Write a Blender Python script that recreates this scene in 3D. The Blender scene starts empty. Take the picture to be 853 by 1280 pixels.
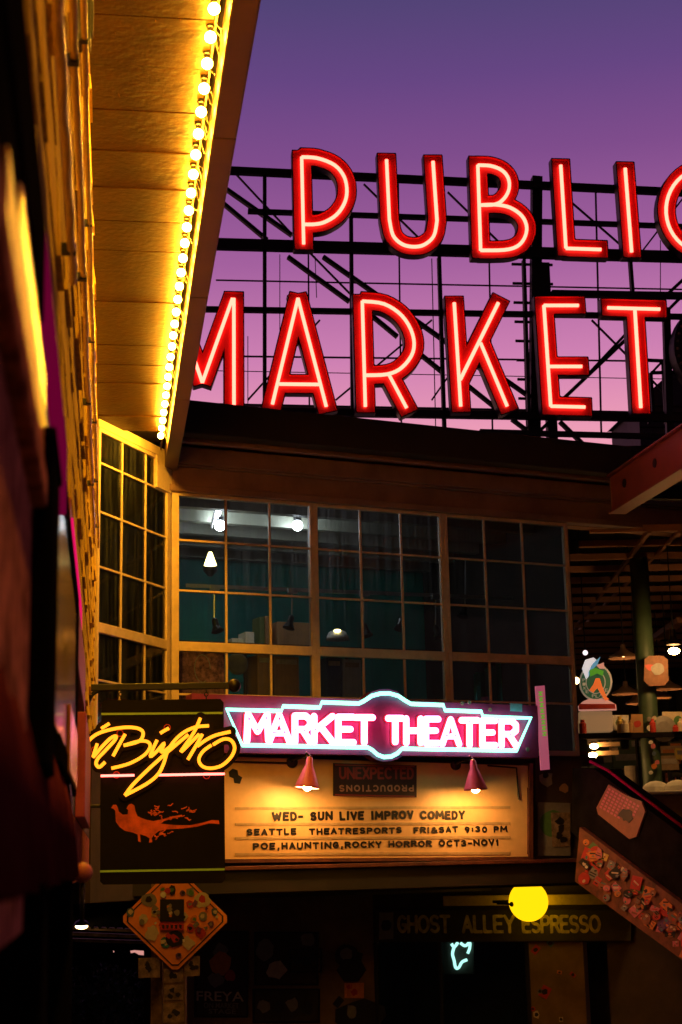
import bpy, bmesh, math, random
import numpy as np
from mathutils import Vector, Matrix
from mathutils.geometry import tessellate_polygon
random.seed(7)
sc = bpy.context.scene
COL = sc.collection

# ------------------------------------------------------------------ camera
FPX, TH = 1962.0, math.radians(12.545)
SR = -0.0214 / math.cos(TH)
CR = math.sqrt(1 - SR * SR)
CAM = Vector((0, 0, 1.7))
R0 = Vector((1, 0, 0)); U0 = Vector((0, -math.sin(TH), math.cos(TH))); FD = Vector((0, math.cos(TH), math.sin(TH)))
RV = R0 * CR + U0 * SR
UV = U0 * CR - R0 * SR
cd = bpy.data.cameras.new('camera'); cam = bpy.data.objects.new('camera', cd); COL.objects.link(cam)
cam.matrix_world = Matrix(((RV.x, UV.x, -FD.x, CAM.x), (RV.y, UV.y, -FD.y, CAM.y), (RV.z, UV.z, -FD.z, CAM.z), (0, 0, 0, 1)))
cd.sensor_fit = 'HORIZONTAL'; cd.sensor_width = 24; cd.lens = FPX * 24 / 853
cd.clip_start = 0.05; cd.clip_end = 4000
cd.dof.use_dof = True; cd.dof.focus_distance = 18.5; cd.dof.aperture_fstop = 4.5
sc.camera = cam

# ------------------------------------------------------------------ world: dusk sky
wd = bpy.data.worlds.new('World'); sc.world = wd; wd.use_nodes = True
nt = wd.node_tree; nt.nodes.clear()
out = nt.nodes.new('ShaderNodeOutputWorld'); bg = nt.nodes.new('ShaderNodeBackground')
sky = nt.nodes.new('ShaderNodeTexSky'); sky.sky_type = 'NISHITA'; sky.sun_disc = False
sky.sun_elevation = math.radians(-4); sky.sun_rotation = math.radians(10)
tc = nt.nodes.new('ShaderNodeTexCoord'); sx = nt.nodes.new('ShaderNodeSeparateXYZ')
nt.links.new(tc.outputs['Generated'], sx.inputs[0])
rp = nt.nodes.new('ShaderNodeValToRGB'); nt.links.new(sx.outputs['Z'], rp.inputs[0])
def lin(c): return tuple(((v / 255) / 12.92 if v <= 10 else ((v / 255 + .055) / 1.055) ** 2.4) for v in c)
stops = [(0.0, (250, 170, 150)), (0.15, (250, 172, 172)), (0.258, (240, 158, 182)), (0.309, (206, 128, 178)), (0.366, (164, 96, 158)),
         (0.426, (126, 75, 139)), (0.468, (101, 68, 130)), (0.51, (81, 66, 117)), (0.7, (34, 36, 74)), (1.0, (18, 20, 44))]
el = rp.color_ramp.elements
el[0].position = 0; el[0].color = (*lin(stops[0][1]), 1); el[1].position = 1; el[1].color = (*lin(stops[-1][1]), 1)
for p, c in stops[1:-1]:
    e = el.new(p); e.color = (*lin(c), 1)
az = nt.nodes.new('ShaderNodeMapRange'); az.inputs['From Min'].default_value = 0.25; az.inputs['From Max'].default_value = 0.85
az.inputs['To Min'].default_value = 0.05; az.inputs['To Max'].default_value = 1.0
nt.links.new(sx.outputs['Y'], az.inputs['Value'])
mx = nt.nodes.new('ShaderNodeMix'); mx.data_type = 'RGBA'; mx.blend_type = 'MULTIPLY'; mx.inputs[0].default_value = 1
nt.links.new(rp.outputs[0], mx.inputs[6]); nt.links.new(az.outputs[0], mx.inputs[7])
ad = nt.nodes.new('ShaderNodeMix'); ad.data_type = 'RGBA'; ad.blend_type = 'ADD'; ad.inputs[0].default_value = 0.05
nt.links.new(mx.outputs[2], ad.inputs[6]); nt.links.new(sky.outputs[0], ad.inputs[7])
nt.links.new(ad.outputs[2], bg.inputs[0]); bg.inputs[1].default_value = 1.0
nt.links.new(bg.outputs[0], out.inputs[0])
sc.view_settings.view_transform = 'Standard'; sc.view_settings.look = 'None'
sc.view_settings.exposure = 0; sc.view_settings.gamma = 1; sc.view_settings.use_curve_mapping = False
sc.cycles.use_denoising = True
sc.cycles.max_bounces = 6; sc.cycles.diffuse_bounces = 3; sc.cycles.transparent_max_bounces = 12
sc.cycles.sample_clamp_indirect = 3.0
sc.cycles.caustics_reflective = False; sc.cycles.caustics_refractive = False

# ------------------------------------------------------------------ pixel -> world helpers
Z = Vector((0, 0, 1))
def ray(x, y): return RV * (x - 426.5) + UV * (640 - y) + FD * FPX
def at(x, y, d):
    v = ray(x, y); return CAM + v * (d / v.y)
def flat(v):
    v = Vector((v.x, v.y, 0)); return v.normalized()
class Plane:
    """vertical plane: a runs along u, b is the height, o stands out towards the street"""
    def __init__(s, o, u):
        s.O = Vector((o.x, o.y, 0)); s.u = flat(u); s.n = Vector((s.u.y, -s.u.x, 0))
    def px(s, x, y, off=0):
        v = ray(x, y); O = s.O + s.n * off
        t = (O - CAM).dot(s.n) / v.dot(s.n); p = CAM + v * t
        return ((p - s.O).dot(s.u), p.z)
    def pt(s, a, b, o=0): return s.O + s.u * a + s.n * o + Z * b
    def shifted(s, o): return Plane(s.O + s.n * o, s.u)
eL = flat(ray(134, 1083)); nL = Vector((eL.y, -eL.x, 0))
def Lp(s, lat, h): return CAM + eL * s + nL * lat + Z * h       # along / across / above the eye, beside the shingle wall
A_ = at(118, 779, 18.2); B_ = at(212, 804, 20.0)
SL = Plane(A_, B_ - A_)
FA = Plane(B_, ray(4800, 983))
TH_ = FA.shifted(0.75); BD = FA.shifted(0.5)
SG = Plane(at(560, 450, 28), Vector((1, 0.12, 0)))
b0, b1 = at(125, 1000, 14), at(281, 1000, 14.2)
BI = Plane(b0, b1 - b0)
g0, g1 = at(470, 1155, 24), at(790, 1155, 22.4)
GH = Plane(g0, g1 - g0)

# ------------------------------------------------------------------ materials
MATS = {}
def mat(name, col, rough=0.6, metal=0.0, var=0.0, scale=6.0, bump=0.0, bscale=None, emit=None, estr=0.0, stretch=None, col2=None, spec=0.5, coat=0.0):
    m = bpy.data.materials.new(name); m.use_nodes = True; t = m.node_tree
    p = t.nodes['Principled BSDF']
    p.inputs['Base Color'].default_value = (*col, 1); p.inputs['Roughness'].default_value = rough
    p.inputs['Metallic'].default_value = metal; p.inputs['Specular IOR Level'].default_value = spec
    p.inputs['Coat Weight'].default_value = coat
    if var or bump:
        tcx = t.nodes.new('ShaderNodeTexCoord'); mp = t.nodes.new('ShaderNodeMapping')
        if stretch: mp.inputs['Scale'].default_value = stretch
        t.links.new(tcx.outputs['Object'], mp.inputs[0])
        nz = t.nodes.new('ShaderNodeTexNoise'); nz.inputs['Scale'].default_value = scale; nz.inputs['Detail'].default_value = 8
        nz.inputs['Roughness'].default_value = 0.65
        t.links.new(mp.outputs[0], nz.inputs['Vector'])
        if var:
            r = t.nodes.new('ShaderNodeValToRGB')
            c2 = col2 if col2 else tuple(min(1, c * (1 + var)) for c in col)
            c1 = col if col2 else tuple(c * (1 - var) for c in col)
            r.color_ramp.elements[0].position = 0.32; r.color_ramp.elements[1].position = 0.68
            r.color_ramp.elements[0].color = (*c1, 1); r.color_ramp.elements[1].color = (*c2, 1)
            t.links.new(nz.outputs[0], r.inputs[0]); t.links.new(r.outputs[0], p.inputs['Base Color'])
            mr = t.nodes.new('ShaderNodeMapRange'); mr.inputs['To Min'].default_value = max(0.03, rough - 0.12); mr.inputs['To Max'].default_value = min(1, rough + 0.12)
            t.links.new(nz.outputs[0], mr.inputs['Value']); t.links.new(mr.outputs[0], p.inputs['Roughness'])
        if bump:
            nb = t.nodes.new('ShaderNodeTexNoise'); nb.inputs['Scale'].default_value = bscale or scale * 3; nb.inputs['Detail'].default_value = 6
            t.links.new(mp.outputs[0], nb.inputs['Vector'])
            bm_ = t.nodes.new('ShaderNodeBump'); bm_.inputs['Strength'].default_value = bump; bm_.inputs['Distance'].default_value = 0.02
            t.links.new(nb.outputs[0], bm_.inputs['Height']); t.links.new(bm_.outputs[0], p.inputs['Normal'])
    if emit:
        p.inputs['Emission Color'].default_value = (*emit, 1); p.inputs['Emission Strength'].default_value = estr
    MATS[name] = m
    return m
def glow(name, col, s):
    m = bpy.data.materials.new(name); m.use_nodes = True; t = m.node_tree; t.nodes.clear()
    o = t.nodes.new('ShaderNodeOutputMaterial'); e = t.nodes.new('ShaderNodeEmission')
    e.inputs[0].default_value = (*col, 1); e.inputs[1].default_value = s
    t.links.new(e.outputs[0], o.inputs[0]); MATS[name] = m; return m
def glassmat(name, dirt=0.05, tint=(0.75, 0.85, 0.85)):
    m = bpy.data.materials.new(name); m.use_nodes = True; t = m.node_tree; t.nodes.clear()
    o = t.nodes.new('ShaderNodeOutputMaterial')
    tr = t.nodes.new('ShaderNodeBsdfTransparent'); tr.inputs[0].default_value = (*tint, 1)
    gl = t.nodes.new('ShaderNodeBsdfGlossy'); gl.inputs['Roughness'].default_value = 0.03
    fr = t.nodes.new('ShaderNodeFresnel'); fr.inputs[0].default_value = 1.4
    mx = t.nodes.new('ShaderNodeMixShader'); t.links.new(fr.outputs[0], mx.inputs[0]); t.links.new(tr.outputs[0], mx.inputs[1]); t.links.new(gl.outputs[0], mx.inputs[2])
    tcx = t.nodes.new('ShaderNodeTexCoord'); mp = t.nodes.new('ShaderNodeMapping'); mp.inputs['Scale'].default_value = (14, 14, 0.5)
    nz = t.nodes.new('ShaderNodeTexNoise'); nz.inputs['Scale'].default_value = 2; nz.inputs['Detail'].default_value = 5
    t.links.new(tcx.outputs['Object'], mp.inputs[0]); t.links.new(mp.outputs[0], nz.inputs['Vector'])
    mr = t.nodes.new('ShaderNodeMapRange'); mr.inputs['From Min'].default_value = 0.45; mr.inputs['From Max'].default_value = 0.8
    mr.inputs['To Min'].default_value = dirt * 0.2; mr.inputs['To Max'].default_value = dirt * 3
    t.links.new(nz.outputs[0], mr.inputs['Value'])
    df = t.nodes.new('ShaderNodeBsdfTranslucent'); df.inputs[0].default_value = (0.7, 0.7, 0.7, 1)
    m2 = t.nodes.new('ShaderNodeMixShader'); t.links.new(mr.outputs[0], m2.inputs[0]); t.links.new(mx.outputs[0], m2.inputs[1]); t.links.new(df.outputs[0], m2.inputs[2])
    t.links.new(m2.outputs[0], o.inputs[0]); MATS[name] = m; return m

M = MATS
mat('shingle', (0.82, 0.54, 0.12), 0.7, spec=0.0, var=0.3, scale=5, bump=0.5, bscale=22, stretch=(3, 3, 0.6))
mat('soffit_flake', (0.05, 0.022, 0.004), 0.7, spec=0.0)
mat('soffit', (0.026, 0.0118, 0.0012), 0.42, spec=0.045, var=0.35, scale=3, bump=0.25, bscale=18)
mat('fascia', (0.09, 0.045, 0.038), 0.55, var=0.25, scale=2, bump=0.1)
mat('dark', (0.012, 0.010, 0.010), 0.7, var=0.4, scale=5, spec=0.0)
mat('black_metal', (0.012, 0.011, 0.012), 0.4, metal=0.3, var=0.3, scale=8)
mat('steel', (0.012, 0.012, 0.014), 0.6, var=0.4, scale=5)
mat('cream_paint', (0.72, 0.55, 0.42), 0.45, var=0.16, scale=5, bump=0.15)
mat('cornice', (0.24, 0.14, 0.135), 0.6, var=0.25, scale=1.6, bump=0.12)
mat('eave', (0.018, 0.014, 0.013), 0.8, var=0.3, scale=3)
mat('wall_dark', (0.05, 0.03, 0.025), 0.8, var=0.4, scale=2, bump=0.2)
mat('teal_wall', (0.02, 0.23, 0.2), 0.7, var=0.25, scale=1.2)
mat('ceiling_dark', (0.055, 0.06, 0.05), 0.7, var=0.3, scale=1.5)
mat('beam_paint', (0.25, 0.26, 0.2), 0.6, var=0.2, scale=2)
mat('cardboard', (0.45, 0.24, 0.1), 0.8, var=0.15, scale=4)
mat('white_box', (0.75, 0.73, 0.66), 0.6, var=0.12, scale=4)
mat('olive', (0.14, 0.17, 0.05), 0.6, var=0.2, scale=4)
mat('lamp_black', (0.02, 0.02, 0.022), 0.35)
mat('grey_metal', (0.45, 0.45, 0.47), 0.4, metal=0.6)
mat('sign_red', (0.5, 0.008, 0.008), 0.5, var=0.08, scale=3)
mat('sign_side', (0.06, 0.008, 0.009), 0.5, var=0.2, scale=3)
mat('purple', (0.26, 0.035, 0.16), 0.45, var=0.25, scale=2.5, bump=0.08)
mat('board_cream', (0.78, 0.48, 0.23), 0.5, var=0.12, scale=2.0)
mat('rail_tan', (0.48, 0.32, 0.17), 0.5, var=0.2, scale=8)
mat('letter_black', (0.012, 0.01, 0.01), 0.5)
mat('rust_trim', (0.12, 0.035, 0.02), 0.55, var=0.5, scale=4, bump=0.2)
mat('stringer_paint', (0.17, 0.055, 0.028), 0.6, var=0.5, scale=7)
mat('plate_dark', (0.035, 0.012, 0.012), 0.5, var=0.3, scale=6)
mat('plate_red', (0.25, 0.03, 0.025), 0.5)
mat('plate_pale', (0.4, 0.2, 0.14), 0.5)
mat('shade_paint', (0.4, 0.24, 0.16), 0.35, var=0.1, scale=9)
mat('shade_neon_tint', (0.7, 0.16, 0.3), 0.35, var=0.1, scale=9)  # neon pink falling on the shades put into their colour
mat('bistro_panel', (0.008, 0.0055, 0.005), 0.6, spec=0.12, var=0.35, scale=3, bump=0.04)
mat('green_line', (0.28, 0.42, 0.03), 0.5, emit=(0.3, 0.4, 0.02), estr=0.12)  # faint glow added to the painted lines
mat('bird_red', (0.9, 0.11, 0.03), 0.6, var=0.45, scale=9)
mat('orange_sign', (0.95, 0.30, 0.05), 0.5, var=0.12, scale=5)
mat('post', (0.2, 0.12, 0.07), 0.8, spec=0.1, var=0.5, scale=7, bump=0.4)
mat('paper', (0.24, 0.16, 0.11), 0.8, var=0.6, scale=14)
mat('ghost_board', (0.035, 0.025, 0.018), 0.7, var=0.4, scale=4)
mat('ghost_letter', (0.5, 0.38, 0.09), 0.7, var=0.5, scale=9)
mat('wall_tan', (0.2, 0.12, 0.065), 0.8, var=0.35, scale=1.8, bump=0.2)
mat('red_beam', (0.3, 0.07, 0.05), 0.55, var=0.2, scale=2, bump=0.1)
mat('brown_joist', (0.36, 0.16, 0.09), 0.6, var=0.2, scale=2)
mat('hall_dark', (0.03, 0.026, 0.02), 0.8, var=0.4, scale=1.5)
mat('hall_wall', (0.09, 0.085, 0.045), 0.8, var=0.4, scale=1.2)
mat('green_column', (0.045, 0.08, 0.045), 0.5, var=0.25, scale=3)
mat('orange_board', (0.9, 0.3, 0.03), 0.36, spec=0.03, var=0.15, scale=2.5, bump=0.1, bscale=8)
mat('glossy_pane', (0.16, 0.05, 0.025), 0.1, var=0.3, scale=3)
mat('orange_gloss', (0.8, 0.3, 0.05), 0.24, spec=0.05, var=0.12, scale=2.5, bump=0.06, bscale=5)
mat('rail_neon_tint', (0.28, 0.01, 0.07), 0.5, var=0.3, scale=5, bump=0.2, spec=0.0)  # pink neon reflection on the handrail put into its colour
mat('maroon_panel', (0.6, 0.2, 0.15), 0.5, var=0.8, scale=12, bump=0.25, spec=0.0)
mat('awning_cloth', (0.11, 0.02, 0.025), 0.8, var=0.35, scale=4, bump=0.15, spec=0.0)
mat('neon_tinted_trim', (0.5, 0.08, 0.2), 0.5, var=0.2, scale=6)  # pink neon light on pale trim put into the paint
mat('clock_red', (0.35, 0.02, 0.03), 0.5)
mat('violet_grey', (0.16, 0.13, 0.2), 0.7, var=0.2, scale=2)
mat('white_enamel', (0.7, 0.68, 0.62), 0.4)
mat('conduit_paint', (0.8, 0.5, 0.12), 0.25, var=0.2, scale=6)
mat('asphalt', (0.05, 0.048, 0.047), 0.75, var=0.3, scale=3, bump=0.4, bscale=60)
mat('water', (0.02, 0.03, 0.05), 0.12, bump=0.4, bscale=0.4)
mat('leaf', (0.035, 0.05, 0.02), 0.6, var=0.5, scale=1.5)
mat('bark', (0.06, 0.04, 0.025), 0.9, var=0.3, scale=8)
glassmat('glass', 0.025); glassmat('glass_clean', 0.01)
glow('red_neon', (1, 0.115, 0.075), 7.0)
glow('pink_neon', (1.0, 0.13, 0.27), 14.0)
glow('teal_neon', (0.2, 1.0, 0.66), 4.0)
glow('yellow_neon', (2.6, 0.70, 0.03), 1.0)
glow('rose_neon', (1.0, 0.13, 0.10), 6.0)
glow('ghost_neon', (0.55, 1.0, 0.85), 2.0)
glow('bulb', (1.0, 0.44, 0.02), 680)
glow('hall_bulb', (1.0, 0.5, 0.14), 220); glow('dim_bulb', (1.0, 0.5, 0.16), 60)
glow('added_trim_glow', (1.0, 0.006, 0.19), .12); glow('strip_pink', (1.0, 0.008, 0.14), .85)  # glows added to supply the pink light along the wall
glow('white_lamp', (1.0, 0.9, 1.0), 80)
glow('warm_lamp', (1.0, 0.62, 0.22), 14)
glow('board_lamp', (1.0, 0.48, 0.11), 430)
glow('globe_yellow', (1.5, 0.83, 0.004), 1.0)
STK = {}
for nm, c in dict(cream=(0.6, 0.5, 0.36), red=(0.5, 0.04, 0.03), black=(0.015, 0.013, 0.014), blue=(0.08, 0.13, 0.22), green=(0.08, 0.2, 0.06), orange=(0.65, 0.2, 0.04),
                  pink=(0.6, 0.16, 0.2), grey=(0.22, 0.2, 0.19), teal=(0.05, 0.2, 0.2), yellow=(0.6, 0.42, 0.08), purple=(0.15, 0.06, 0.2), brown=(0.28, 0.1, 0.05), white=(0.75, 0.72, 0.66), sky=(0.2, 0.45, 0.7)).items():
    STK[nm] = mat('sticker_' + nm, c, 0.5, var=0.15, scale=14)

# ------------------------------------------------------------------ mesh builder
class MB:
    def __init__(s): s.v = []; s.f = []; s.m = []; s.mats = []
    def _mi(s, m):
        if isinstance(m, str): m = M[m]
        if m not in s.mats: s.mats.append(m)
        return s.mats.index(m)
    def add(s, vs, fs, m):
        k = len(s.v); i = s._mi(m); s.v += [Vector(v) for v in vs]
        for f in fs: s.f.append([k + j for j in f]); s.m.append(i)
        return s
    def hexa(s, c, m):
        return s.add(c, [(0, 3, 2, 1), (4, 5, 6, 7), (0, 1, 5, 4), (1, 2, 6, 5), (2, 3, 7, 6), (3, 0, 4, 7)], m)
    def ob(s, p, A, B, C, m):
        p = Vector(p); return s.hexa([p, p + A, p + A + B, p + B, p + C, p + A + C, p + A + B + C, p + B + C], m)
    def pb(s, P, a0, a1, b0, b1, o0, o1, m):
        return s.ob(P.pt(a0, b0, o0), P.u * (a1 - a0), Z * (b1 - b0), P.n * (o1 - o0), m)
    def lb(s, s0, s1, l0, l1, h0, h1, m):
        return s.ob(Lp(s0, l0, h0), eL * (s1 - s0), nL * (l1 - l0), Z * (h1 - h0), m)
    def wb(s, x0, x1, y0, y1, z0, z1, m):
        return s.ob((x0, y0, z0), Vector((x1 - x0, 0, 0)), Vector((0, y1 - y0, 0)), Vector((0, 0, z1 - z0)), m)
    def bar(s, p, q, w, h, m, side=None):
        p, q = Vector(p), Vector(q); d = (q - p).normalized()
        a = side.copy() if side else (d.cross(Z) if abs(d.z) < 0.95 else Vector((1, 0, 0)))
        a = (a - d * a.dot(d)).normalized(); b = d.cross(a).normalized()
        a *= w / 2; b *= h / 2
        return s.hexa([p - a - b, p + a - b, p + a + b, p - a + b, q - a - b, q + a - b, q + a + b, q - a + b], m)
    def tube(s, pts, r, m, seg=8, closed=False, taper=None):
        pts = [Vector(p) for p in pts]; n = len(pts); vs = []; fs = []
        prev = None
        for i, p in enumerate(pts):
            if closed: d = (pts[(i + 1) % n] - pts[i - 1]).normalized()
            else: d = (pts[min(i + 1, n - 1)] - pts[max(i - 1, 0)]).normalized()
            a = prev if prev else (Vector((0.31, 0.77, 0.52)))
            a = (a - d * a.dot(d))
            if a.length < 1e-4: a = d.orthogonal()
            a.normalize(); prev = a; b = d.cross(a)
            rr = taper[i] if taper else r
            for k in range(seg):
                t = 2 * math.pi * k / seg; vs.append(p + a * (rr * math.cos(t)) + b * (rr * math.sin(t)))
        for i in range(n if closed else n - 1):
            j = (i + 1) % n
            for k in range(seg):
                k2 = (k + 1) % seg; fs.append((i * seg + k, i * seg + k2, j * seg + k2, j * seg + k))
        if not closed:
            fs.append(tuple(range(seg))[::-1]); fs.append(tuple((n - 1) * seg + k for k in range(seg)))
        return s.add(vs, fs, m)
    def lathe(s, c, axis, prof, m, seg=20, cap=True):
        c = Vector(c); ax = Vector(axis).normalized(); a = ax.orthogonal().normalized(); b = ax.cross(a); vs = []; fs = []
        for r, h in prof:
            for k in range(seg):
                t = 2 * math.pi * k / seg; vs.append(c + ax * h + a * (r * math.cos(t)) + b * (r * math.sin(t)))
        for i in range(len(prof) - 1):
            for k in range(seg):
                k2 = (k + 1) % seg; fs.append((i * seg + k, i * seg + k2, (i + 1) * seg + k2, (i + 1) * seg + k))
        if cap:
            fs.append(tuple(range(seg))[::-1]); fs.append(tuple((len(prof) - 1) * seg + k for k in range(seg)))
        return s.add(vs, fs, m)
    def ball(s, c, r, m, seg=16, rings=9, sq=(1, 1, 1)):
        c = Vector(c); vs = []; fs = []
        for i in range(rings + 1):
            p = math.pi * i / rings
            for k in range(seg):
                t = 2 * math.pi * k / seg
                vs.append(c + Vector((sq[0] * r * math.sin(p) * math.cos(t), sq[1] * r * math.sin(p) * math.sin(t), sq[2] * r * math.cos(p))))
        for i in range(rings):
            for k in range(seg):
                k2 = (k + 1) % seg; fs.append((i * seg + k, i * seg + k2, (i + 1) * seg + k2, (i + 1) * seg + k))
        return s.add(vs, fs, m)
    def fill(s, P, loops, o, m):
        flatl = [p for l in loops for p in l]
        tris = tessellate_polygon([[Vector((p[0], p[1], 0)) for p in l] for l in loops])
        return s.add([P.pt(p[0], p[1], o) for p in flatl], [tuple(t) for t in tris], m)
    def wall(s, P, loop, o0, o1, m):
        n = len(loop); vs = [P.pt(p[0], p[1], o0) for p in loop] + [P.pt(p[0], p[1], o1) for p in loop]
        return s.add(vs, [(i, (i + 1) % n, n + (i + 1) % n, n + i) for i in range(n)], m)
    def slab(s, P, loops, o0, o1, m):
        s.fill(P, loops, o1, m); s.fill(P, loops, o0, m)
        for l in loops: s.wall(P, l, o0, o1, m)
        return s
    def pslab(s, P, pxs, o0, o1, m): return s.slab(P, [[P.px(x, y, (o0 + o1) / 2) for x, y in pxs]], o0, o1, m)
    def text(s, P, body, a0, a1, b0, b1, o, dep, m, bold=0.0, flip=False):
        cu = bpy.data.curves.new('t', 'FONT'); cu.body = body; cu.size = 1; cu.offset = bold; cu.extrude = 0.0; cu.resolution_u = 3
        ob = bpy.data.objects.new('t', cu); COL.objects.link(ob)
        me = bpy.data.meshes.new_from_object(ob)
        co = [v.co.copy() for v in me.vertices]
        x0 = min(c.x for c in co); x1 = max(c.x for c in co); y0 = min(c.y for c in co); y1 = max(c.y for c in co)
        def mp(c, oo):
            fx = (c.x - x0) / (x1 - x0); fy = (c.y - y0) / (y1 - y0)
            if flip: fx, fy = 1 - fx, 1 - fy
            return P.pt(a0 + (a1 - a0) * fx, b0 + (b1 - b0) * fy, oo)
        n = len(co); vs = [mp(c, o + dep) for c in co] + [mp(c, o) for c in co]
        fs = [tuple(p.vertices) for p in me.polygons]
        ec = {}
        for p in me.polygons:
            for e in p.edge_keys: ec[e] = ec.get(e, 0) + 1
        fs += [(e[0], e[1], e[1] + n, e[0] + n) for e, c in ec.items() if c == 1]
        bpy.data.objects.remove(ob); bpy.data.curves.remove(cu); bpy.data.meshes.remove(me)
        return s.add(vs, fs, m)
    def build(s, name, parent=None, smooth=False, bevel=0.0):
        root = parent
        while root is not None and root.parent is not None: root = root.parent
        off = Vector(root.location) if root is not None else Vector((0, 0, 0))
        if root is None:
            xs = [v.x for v in s.v]; ys = [v.y for v in s.v]; zs = [v.z for v in s.v]
            off = Vector(((min(xs) + max(xs)) / 2, (min(ys) + max(ys)) / 2, min(zs)))
        me = bpy.data.meshes.new(name)
        me.from_pydata([v - off for v in s.v], [], s.f)
        for m in s.mats: me.materials.append(m)
        me.polygons.foreach_set('material_index', s.m)
        if smooth: me.polygons.foreach_set('use_smooth', [True] * len(me.polygons))
        bm = bmesh.new(); bm.from_mesh(me); bmesh.ops.recalc_face_normals(bm, faces=bm.faces); bm.to_mesh(me); bm.free()
        o = bpy.data.objects.new(name, me); COL.objects.link(o)
        if root is None: o.location = off
        else: o.parent = parent
        if bevel:
            b = o.modifiers.new('bevel', 'BEVEL'); b.width = bevel; b.segments = 2; b.limit_method = 'ANGLE'
        return o

def tag(o, label=None, cat=None, group=None, kind=None):
    if label: o['label'] = label
    if cat: o['category'] = cat
    if group: o['group'] = group
    if kind: o['kind'] = kind
    return o
def thing(name, label, cat, loc, group=None):
    o = bpy.data.objects.new(name, None); COL.objects.link(o); o.location = loc; o.empty_display_size = 0.2
    return tag(o, label, cat, group)
def dup(root, loc, label=None, group=None):
    def rec(o, par):
        c = o.copy(); COL.objects.link(c)
        if par is not None: c.parent = par
        for ch in o.children: rec(ch, c)
        return c
    kids = list(root.children); r = root.copy(); COL.objects.link(r); r.location = loc
    for k in kids: rec(k, r)
    if label: r['label'] = label
    if group: r['group'] = group
    return r

# ------------------------------------------------------------------ stroke shapes (outline of thick pen strokes)
def contours(strokes, isos, res):
    """strokes: list of (points, flat_start_ext or None, flat_end_ext or None); isos: offsets -> one list of loops per offset"""
    pts = np.array([p for st in strokes for p in st[0]], float); mg = max(isos) * 1.6 + 3 * res
    x0, y0 = pts.min(0) - mg; x1, y1 = pts.max(0) + mg
    nx, ny = int((x1 - x0) / res) + 2, int((y1 - y0) / res) + 2
    X, Y = np.meshgrid(x0 + np.arange(nx) * res, y0 + np.arange(ny) * res, indexing='ij')
    G = np.full(X.shape, 1e9); iso0 = max(isos)
    for ps, fs, fe in strokes:
        for i in range(len(ps) - 1):
            p = np.array(ps[i], float); q = np.array(ps[i + 1], float); L = np.hypot(*(q - p))
            if L < 1e-9: continue
            d = (q - p) / L; S = (X - p[0]) * d[0] + (Y - p[1]) * d[1]; T = np.abs(-(X - p[0]) * d[1] + (Y - p[1]) * d[0])
            a = 0.0; b = L; fa = fb = False
            if i == 0 and fs is not None: a = -(fs - iso0); fa = True
            if i == len(ps) - 2 and fe is not None: b = L + fe - iso0; fb = True
            lo = np.maximum(a - S, 0); hi = np.maximum(S - b, 0)
            g = np.where(lo > 0, np.maximum(T, lo) if fa else np.hypot(T, lo), np.where(hi > 0, np.maximum(T, hi) if fb else np.hypot(T, hi), T))
            G = np.minimum(G, g)
    res_l = []
    for iso in isos:
        V = G - iso; edges = {}
        def ip(i, j, k, l):
            va, vb = V[i, j], V[k, l]; t = va / (va - vb)
            return (X[i, j] + t * (X[k, l] - X[i, j]), Y[i, j] + t * (Y[k, l] - Y[i, j]))
        inside = V < 0
        link = {}; pos = {}
        c = inside[:-1, :-1] * 1 + inside[1:, :-1] * 2 + inside[1:, 1:] * 4 + inside[:-1, 1:] * 8
        tab = {1: [(3, 0)], 2: [(0, 1)], 3: [(3, 1)], 4: [(1, 2)], 5: [(3, 2), (1, 0)], 6: [(0, 2)], 7: [(3, 2)], 8: [(2, 3)], 9: [(2, 0)], 10: [(0, 3), (2, 1)], 11: [(2, 1)], 12: [(1, 3)], 13: [(1, 0)], 14: [(0, 3)]}
        for i, j in zip(*np.nonzero((c > 0) & (c < 15))):
            ek = [('h', i, j), ('v', i + 1, j), ('h', i, j + 1), ('v', i, j)]
            for e1, e2 in tab[int(c[i, j])]:
                for e in (e1, e2):
                    k = ek[e]
                    if k not in pos: pos[k] = ip(k[1], k[2], k[1] + 1, k[2]) if k[0] == 'h' else ip(k[1], k[2], k[1], k[2] + 1)
                link[ek[e1]] = ek[e2]
        loops = []
        while link:
            k0 = next(iter(link)); k = k0; lp = []
            while k in link:
                lp.append(pos[k]); k = link.pop(k)
            if len(lp) < 6: continue
            keep = []                                       # drop points that lie on a straight run
            for i, p in enumerate(lp):
                if keep:
                    a = keep[-1]; n = lp[(i + 1) % len(lp)]
                    cr = abs((p[0] - a[0]) * (n[1] - a[1]) - (p[1] - a[1]) * (n[0] - a[0]))
                    ln = math.hypot(n[0] - a[0], n[1] - a[1])
                    if ln > 1e-9 and cr / ln < res * 0.06 and ln < res * 14: continue
                keep.append(p)
            loops.append(keep)
        res_l.append(loops)
    return res_l
def smooth_path(ps, n=4):
    """Catmull-Rom through 2-D or 3-D points"""
    ps = [Vector((*p, 0)) if len(p) == 2 else Vector(p) for p in ps]; o = []
    for i in range(len(ps) - 1):
        a = ps[max(i - 1, 0)]; b = ps[i]; c = ps[i + 1]; d = ps[min(i + 2, len(ps) - 1)]
        for k in range(n):
            t = k / n
            o.append(0.5 * ((2 * b) + (c - a) * t + (2 * a - 5 * b + 4 * c - d) * t * t + (3 * b - a - 3 * c + d) * t ** 3))
    o.append(ps[-1]); return o


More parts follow.
